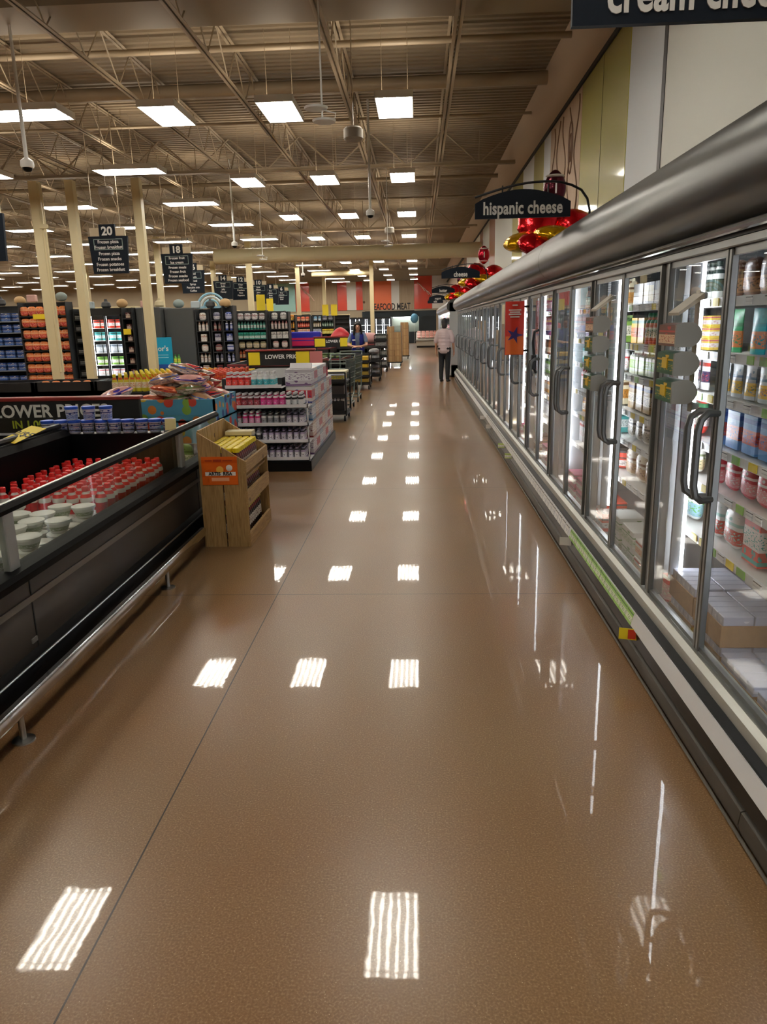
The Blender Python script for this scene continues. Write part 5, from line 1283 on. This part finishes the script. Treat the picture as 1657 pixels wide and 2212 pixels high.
# ------------------------------------------------------------------ carts in the aisle
wheel_m = mat('dark_rubber', '1a1a1b', .6)
def wheels(t, x0, x1, y0, y1, r=.05):
    for x in (x0, x1):
        for y in (y0, y1): M().prism([(y + r * math.cos(a * math.pi / 6), r + .001 + r * math.sin(a * math.pi / 6)) for a in range(12)], x - .015, x + .015, 'x').obj('wheel', wheel_m, t)
def stock_cart(x, y, w, L, tiers, label, fm=blackm, top=None):
    t = thing('stock_cart', label, 'cart', (x, y, 0))
    top = top or tiers[-1] + .18
    f = M()
    for a in (-w / 2, w / 2):
        for b in (0, L): f.tube([(a, b, .1), (a, b, top)], .014, 6)
    for b in (0, L): f.tube([(-w / 2, b, top), (w / 2, b, top)], .014, 6)
    for a in (-w / 2, w / 2): f.tube([(a, 0, .11), (a, L, .11)], .014, 6)
    f.obj('frame', fm, t)
    for z in tiers: M().cbox(-w / 2, w / 2, 0, L, z - .02, z, .004).box(-w / 2, w / 2, 0, .01, z, z + .05).obj('tier', fm, t)
    wheels(t, -w / 2 + .03, w / 2 - .03, .06, L - .06)
    return t
def load(kind, m_, x, y, z, s, label, group=None, rz=0, cat='box', r=.006):
    o = M().cbox(-s[0] / 2, s[0] / 2, -s[1] / 2, s[1] / 2, 0, s[2], r).obj(kind, m_, None, (x, y, z + .001), (0, 0, rz)); tag(o, label, cat, group); return o
stock_cart(-1.44, 12.5, .40, .85, [.14, .42, .66], 'black three-tier stock cart parked past the drinks display', top=.82)
load('storage_crate', mat('black_crate', '18181a', .4), -1.44, 12.8, .14, (.34, .5, .2), 'black crate on the bottom tier of the nearest stock cart')
load('storage_crate', mat('dark_brown_crate', '3a302c', .5), -1.44, 12.8, .42, (.34, .5, .18), 'dark brown crate on the middle tier of the nearest stock cart')
load('goods_box', pack('b8b8c8', 'e8d84a', '3a5ab0', 2), -1.44, 12.85, .66, (.34, .5, .13), 'box of blue and yellow packs on the top tier of the nearest stock cart')
load('lid_tray', mat('cream_lid', 'e0d8b4', .5), -1.42, 12.9, .795, (.36, .55, .04), 'cream tray lid lying on top of the nearest stock cart')
for q in range(9):
    load('loose_packet', pack('9a9aa4', 'e0e0e4', '2a2a30', 1), -1.58 + .035 * q, 12.56 + .05 * (q % 2), .345, (.03, .09, .06), 'silver-grey packet in the crate of the nearest stock cart', 'silver-grey packets on the nearest stock cart', rz=.3 * (q % 3), cat='packet')
def shopping_cart(x, y, rz, label):
    t = thing('shopping_cart', label, 'shopping cart', (x, y, 0), rz)
    g = mat('grey_green_wire', '5c6660', .4, .5)
    b = M(); L, w = .95, .5
    for i in range(15):
        yy = L * i / 14; ww = w * (.62 + .38 * i / 14) / 2; zb = .42 + .06 * (1 - i / 14)
        b.tube([(-ww, yy, .95), (-ww * .9, yy, zb), (ww * .9, yy, zb), (ww, yy, .95)], .006, 4)
    for z in (.5, .6, .7, .8, .9, .95):
        b.tube([(-w * .31, 0, z), (-w / 2, L, z)], .007 if z < .95 else .012, 4); b.tube([(w * .31, 0, z), (w / 2, L, z)], .007 if z < .95 else .012, 4); b.tube([(-w * .31, 0, z), (w * .31, 0, z)], .007, 4)
    b.obj('basket', g, t)
    f = M().tube([(-.2, .1, .12), (-.22, .8, .3), (-.24, L, .9), (-.24, L + .08, 1.02)], .014, 6).tube([(.2, .1, .12), (.22, .8, .3), (.24, L, .9), (.24, L + .08, 1.02)], .014, 6).tube([(-.2, .1, .12), (.2, .1, .12)], .014, 6)
    f.tube([(-.22, .85, .12), (.22, .85, .12)], .014, 6).tube([(-.2, .1, .12), (-.22, .85, .12)], .014, 6).tube([(.2, .1, .12), (.22, .85, .12)], .014, 6)
    f.tube([(-.2, .1, .12), (-.2, .1, .44)], .012, 6).tube([(.2, .1, .12), (.2, .1, .44)], .012, 6).obj('frame', g, t)
    M().tube([(-.25, L + .08, 1.02), (.25, L + .08, 1.02)], .018, 8).obj('handle', mat('cart_handle', '3a4a40', .4), t)
    wheels(t, -.2, .2, .1, .85)
shopping_cart(-1.52, 14.0, 0, 'grey-green wire shopping cart behind the nearest stock cart')
shopping_cart(-1.5, 15.6, 0, 'second grey-green wire shopping cart before the yellow-bin cart')
stock_cart(-1.46, 18.7, .44, .8, [.14, .32, .50, .68], 'black stock cart carrying yellow bins')
for i, z in enumerate((.14, .32, .50, .68)):
    load('yellow_bin', mat('bin_yellow' if i > 1 else 'bin_mustard', ('b8983a', 'b8983a', 'e0b424', 'e8c02c')[i], .45), -1.46, 19.05, z, (.36, .6, .13), '%s yellow bin on the stock cart beside the employee' % ['lowest', 'second lowest', 'second highest', 'highest'][i], cat='bin')
stock_cart(-1.30, 21.6, .34, .8, [.14, .55], 'dark cart of grey bags behind the yellow-bin cart', top=.95)
for i, z in enumerate((.16, .32, .57, .74)):
    o = M().ell((0, 0, .08), (.17, .3, .09), 14, 8, fn=lambda p: Vector((p.x * (1 + .1 * math.sin(9 * p.y)), p.y * (1 + .08 * math.sin(8 * p.x + 1)), p.z))).obj('grey_bag', mat('grey_plastic_bag', '77777c', .3, noise=.4, nscale=10), None, (-1.30, 22.0, z)); tag(o, 'grey plastic bag, %s in the dark cart' % ['lowest', 'second', 'third', 'topmost'][i], 'bag')
stock_cart(-1.30, 25.6, .42, .9, [.16, .5, .8, 1.05], 'tall dark wheeled rack before the cardboard boxes', top=1.22)
for i, z in enumerate((.16, .5, .8, 1.05)):
    load('storage_crate', pack(('2a2c30', '3a4a44', '4a4c50', '2a3a34')[i], 'a8aca8', '18181a', 2), -1.30, 26.0, z, (.36, .6, .22), 'dark crate on tier %d of the tall wheeled rack' % (i + 1), cat='crate')
def box_stack(x, y, nx, n, s, label, pos):
    t = thing('flatbed_cart', label, 'cart', (x, y, 0))
    M().cbox(-nx * s / 2 - .03, nx * s / 2 + .03, -.05, .7, .12, .16, .005).obj('platform', blackm, t)
    M().tube([(-nx * s / 2 - .01, .68, .16), (-nx * s / 2 - .01, .68, 1.5), (nx * s / 2 + .01, .68, 1.5), (nx * s / 2 + .01, .68, .16)], .015, 6).obj('push_bar', steel, t)
    wheels(t, -nx * s / 2 + .04, nx * s / 2 - .04, .05, .6)
    rn = random.Random(x)
    for i in range(n):
        for j in range(nx):
            if i == n - 1 and j == nx - 1 and nx > 1: continue
            o = load('cardboard_box', cardboard, x + (j - (nx - 1) / 2) * s, y + .3, .16 + i * (s * .82), (s - .006, .5, s * .82 - .004), 'brown cardboard box stacked on the flatbed cart %s' % pos, 'cardboard boxes %s' % pos, rz=rn.uniform(-.03, .03), cat='box', r=.003)
            M().box(-.03, .03, -.2515, -.2485, .01, s * .82 - .012).obj('tape', mat('brown_tape', 'b89a6c', .3), o)
box_stack(-.95, 29.0, 2, 6, .27, 'flatbed cart stacked with two columns of cardboard boxes', 'by the tall dark rack')
box_stack(-.66, 34.6, 1, 5, .36, 'second flatbed cart of boxes, farther and closer to the middle of the aisle', 'beyond the taller stack')

# ------------------------------------------------------------------ people
def skinned(name, chains, m_, parent, vox=.012, loc=(0, 0, 0), rz=0):
    """one continuous surface grown around tapered limbs; chains = [(points with radius (x,y,z,rx,ry))]"""
    mm = M()
    for ch in chains:
        for (a, b) in zip(ch, ch[1:]):
            n = max(2, int((Vector(b[:3]) - Vector(a[:3])).length / (min(a[3], b[3]) * .45)))
            for i in range(n + 1):
                t_ = i / n; p = [a[k] + (b[k] - a[k]) * t_ for k in range(5)]
                mm.ell(p[:3], (p[3], p[4], min(p[3], p[4])), 10, 6)
    me = bpy.data.meshes.new(name); me.from_pydata(mm.v, [], mm.f); me.materials.append(m_)
    o = bpy.data.objects.new(name, me); COL.objects.link(o)
    r = o.modifiers.new('remesh', 'REMESH'); r.mode = 'VOXEL'; r.voxel_size = vox; r.use_smooth_shade = True
    s = o.modifiers.new('smooth', 'SMOOTH'); s.factor = .5; s.iterations = 6
    bpy.context.view_layer.update()
    dg = bpy.context.evaluated_depsgraph_get()
    me2 = bpy.data.meshes.new_from_object(o.evaluated_get(dg)); me2.name = name
    o.modifiers.clear(); o.data = me2
    if not me2.materials: me2.materials.append(m_)
    me2.polygons.foreach_set('use_smooth', [True] * len(me2.polygons))
    if parent: o.parent = parent
    o.location = loc; o.rotation_euler = (0, 0, rz)
    return o
skin_m = mat('skin', 'c08e72', .5)
def hand(wx, wy, wz, dx, dy, dz, side):
    """palm, four unequal curled fingers and a thumb, hanging along (dx,dy,dz)"""
    d = Vector((dx, dy, dz)).normalized(); u = Vector((0, 1, 0)) if abs(d.y) < .8 else Vector((0, 0, 1)); u = (u - d * u.dot(d)).normalized(); c = d.cross(u) * side
    w = Vector((wx, wy, wz)); ch = [[tuple(w) + (.026, .026), tuple(w + d * .05) + (.030, .026), tuple(w + d * .085) + (.030, .024)]]
    for k, L in enumerate((.072, .082, .076, .06)):
        b = w + d * .085 + u * (-.03 + .02 * k); m1 = b + d * L * .5 + c * .008; e = b + d * L * .9 + c * .028
        ch.append([tuple(b) + (.0095, .0095), tuple(m1) + (.009, .009), tuple(e) + (.008, .008)])
    b = w + d * .03 - u * .028; ch.append([tuple(b) + (.011, .011), tuple(b + d * .035 - u * .022 + c * .01) + (.0105, .0105), tuple(b + d * .062 - u * .026 + c * .018) + (.009, .009)])
    return ch
# shopper: back to the camera, turned to the cold case, pinkish shirt, black trousers, dark cap
t = thing('person', 'person in loose pinkish shirt, black trousers and dark cap facing the last cold case', 'person', (.69, 20.75, 0), -.3)
B = [[(0, 0, .93, .155, .115), (0, 0, 1.05, .15, .11), (0, 0, 1.2, .165, .12), (0, 0, 1.32, .17, .11), (0, 0, 1.38, .09, .075)],
     [(0, 0, 1.36, .055, .055), (0, .015, 1.44, .052, .055)], [(0, .02, 1.50, .07, .085), (0, .03, 1.56, .074, .092), (0, .025, 1.60, .066, .08)],
     [(0, .12, 1.52, .018, .02), (0, .125, 1.50, .014, .014)], [(-.075, .02, 1.53, .012, .02), (-.08, .02, 1.545, .01, .018)], [(.075, .02, 1.53, .012, .02), (.08, .02, 1.545, .01, .018)]]
for s in (-1, 1):
    B.append([(s * .16, 0, 1.33, .058, .058), (s * .215, 0, 1.2, .05, .05), (s * .24, .0, 1.06, .042, .042), (s * .245, .04, .92, .034, .034), (s * .245, .07, .83, .026, .026)])
    B += hand(s * .245, .072, .83, 0, .1, -1, -s)
    B.append([(s * .085, 0, .92, .095, .10), (s * .09, .01, .7, .078, .08), (s * .09, .015, .5, .058, .06), (s * .09, -.01, .3, .054, .056), (s * .09, -.015, .10, .036, .04)])
    B.append([(s * .09, -.03, .045, .036, .04), (s * .095, .08, .035, .036, .032), (s * .10, .15, .03, .032, .028)])
body = skinned('body', B, skin_m, t)
S = [[(0, 0, .86, .19, .15), (0, 0, 1.0, .188, .145), (0, 0, 1.2, .185, .135), (0, 0, 1.32, .175, .12), (0, 0, 1.375, .09, .075)]]
for s in (-1, 1): S.append([(s * .155, 0, 1.335, .075, .075), (s * .215, 0, 1.2, .075, .075), (s * .235, 0, 1.10, .07, .07)])
skinned('shirt', S, mat('pinkish_shirt', 'b8a4a2', .8, bump=.4, nscale=9), t)
T = [[(0, 0, .82, .17, .13), (0, 0, .92, .175, .13), (0, 0, 1.0, .165, .12)]]
for s in (-1, 1): T.append([(s * .075, 0, .90, .115, .125), (s * .088, .01, .7, .092, .095), (s * .09, .015, .5, .075, .078), (s * .09, -.01, .3, .068, .07), (s * .09, -.015, .10, .056, .06)])
skinned('trousers', T, mat('black_cloth', '0f0f12', .8), t)
H = []
for s in (-1, 1): H.append([(s * .09, -.035, .045, .042, .045), (s * .095, .08, .038, .042, .038), (s * .10, .15, .034, .038, .034)])
skinned('shoes', H, mat('black_shoe', '141416', .5), t)
skinned('hair', [[(0, -.005, 1.49, .078, .085), (0, .0, 1.56, .084, .092), (0, .005, 1.60, .076, .085)]], mat('dark_hair', '1e1512', .6), t)
skinned('cap', [[(0, .01, 1.60, .09, .10), (0, .01, 1.635, .075, .085)], [(0, .10, 1.60, .07, .03), (0, .17, 1.595, .06, .02)]], mat('black_cap', '131315', .7), t)
# employee: facing the camera, leaning with folded forearms on the yellow-bin cart
t = thing('person', 'employee in blue vest with long dark hair, arms folded over the yellow-bin cart', 'person', (-1.62, 20.1, 0), .0)
B = [[(0, 0, .90, .15, .11), (0, -.03, 1.05, .135, .10), (0, -.07, 1.2, .155, .115), (0, -.10, 1.31, .16, .105), (0, -.11, 1.37, .085, .07)],
     [(0, -.12, 1.35, .05, .05), (0.01, -.15, 1.44, .048, .05)], [(.02, -.17, 1.49, .066, .08), (.02, -.175, 1.545, .072, .088), (.02, -.17, 1.585, .064, .08)],
     [(.02, -.27, 1.525, .013, .016), (.02, -.272, 1.51, .012, .012)], [(-.055, -.17, 1.53, .012, .018), (-.06, -.17, 1.545, .01, .016)], [(.095, -.17, 1.53, .012, .018), (.10, -.17, 1.545, .01, .016)]]
for s in (-1, 1):
    B.append([(s * .155, -.09, 1.32, .055, .055), (s * .22, -.10, 1.18, .048, .048), (s * .235, -.16, 1.06, .040, .040), (s * .13, -.33 - .03 * s, 1.04, .033, .033), (s * .02, -.40 - .03 * s, 1.03, .026, .024)])
    B += hand(s * .02, -.40 - .03 * s, 1.03, -s * 1, -.25, -.06, s)
    B.append([(s * .08, 0, .9, .09, .10), (s * .09, -.01, .7, .075, .08), (s * .09, -.01, .5, .056, .06), (s * .09, .02, .3, .052, .055), (s * .09, .03, .1, .036, .04)])
    B.append([(s * .09, .04, .045, .035, .04), (s * .095, -.06, .035, .035, .03), (s * .10, -.13, .03, .03, .027)])
body = skinned('body', B, mat('fair_skin', 'd0a088', .5), t)
for s in (-1, 1): M().ell((.02 + s * .027, -.256, 1.545), (.009, .005, .005), 8, 6).obj('eye', mat('dark_eye', '1a1412', .3), body)
M().ell((.02, -.251, 1.49), (.024, .008, .007), 10, 6).obj('mouth', mat('lips', 'a04848', .4), body)
skinned('shirt', [[(0, -.0, .92, .16, .12), (0, -.03, 1.05, .145, .11), (0, -.07, 1.2, .165, .125), (0, -.10, 1.31, .165, .113), (0, -.11, 1.36, .08, .07)]] + [[(s * .155, -.09, 1.325, .066, .066), (s * .212, -.10, 1.2, .062, .062), (s * .222, -.12, 1.15, .056, .056)] for s in (-1, 1)], mat('grey_blue_top', '6f7f9a', .8), t)
skinned('vest', [[(s * .085, -.0, .93, .095, .13), (s * .085, -.03, 1.05, .085, .12), (s * .09, -.07, 1.2, .09, .135), (s * .10, -.10, 1.31, .075, .12)] for s in (-1, 1)], mat('royal_blue_vest', '14258c', .7), t)
M().box(-.13, -.05, -.222, -.214, 1.18, 1.21).obj('name_badge', white, t, (0, 0, 0), (.0, 0, 0))
skinned('trousers', [[(0, 0, .82, .155, .115), (0, 0, .9, .16, .12), (0, -.01, .96, .155, .115)]] + [[(s * .075, 0, .90, .105, .118), (s * .09, -.01, .7, .088, .092), (s * .09, -.01, .5, .07, .073), (s * .09, .02, .3, .063, .066), (s * .09, .03, .1, .05, .055)] for s in (-1, 1)], mat('blue_jeans', '24304c', .8), t)
skinned('shoes', [[(s * .09, .045, .045, .041, .045), (s * .095, -.06, .038, .041, .036), (s * .10, -.13, .034, .036, .032)] for s in (-1, 1)], mat('black_shoe', '141416', .5), t)
skinned('hair', [[(.02, -.145, 1.58, .082, .085), (.02, -.135, 1.52, .086, .075), (.015, -.10, 1.42, .085, .055), (.0, -.08, 1.32, .075, .045)], [(.02, -.16, 1.62, .078, .082), (.02, -.20, 1.60, .072, .062)], [(-.045, -.22, 1.60, .028, .04), (-.062, -.20, 1.54, .028, .05), (-.075, -.19, 1.44, .032, .045), (-.085, -.20, 1.33, .028, .03)], [(.085, -.22, 1.60, .028, .04), (.102, -.20, 1.54, .028, .05), (.11, -.19, 1.45, .032, .045), (.115, -.19, 1.35, .025, .03)]], mat('black_hair', '120e0d', .45), t)

finish_goods()
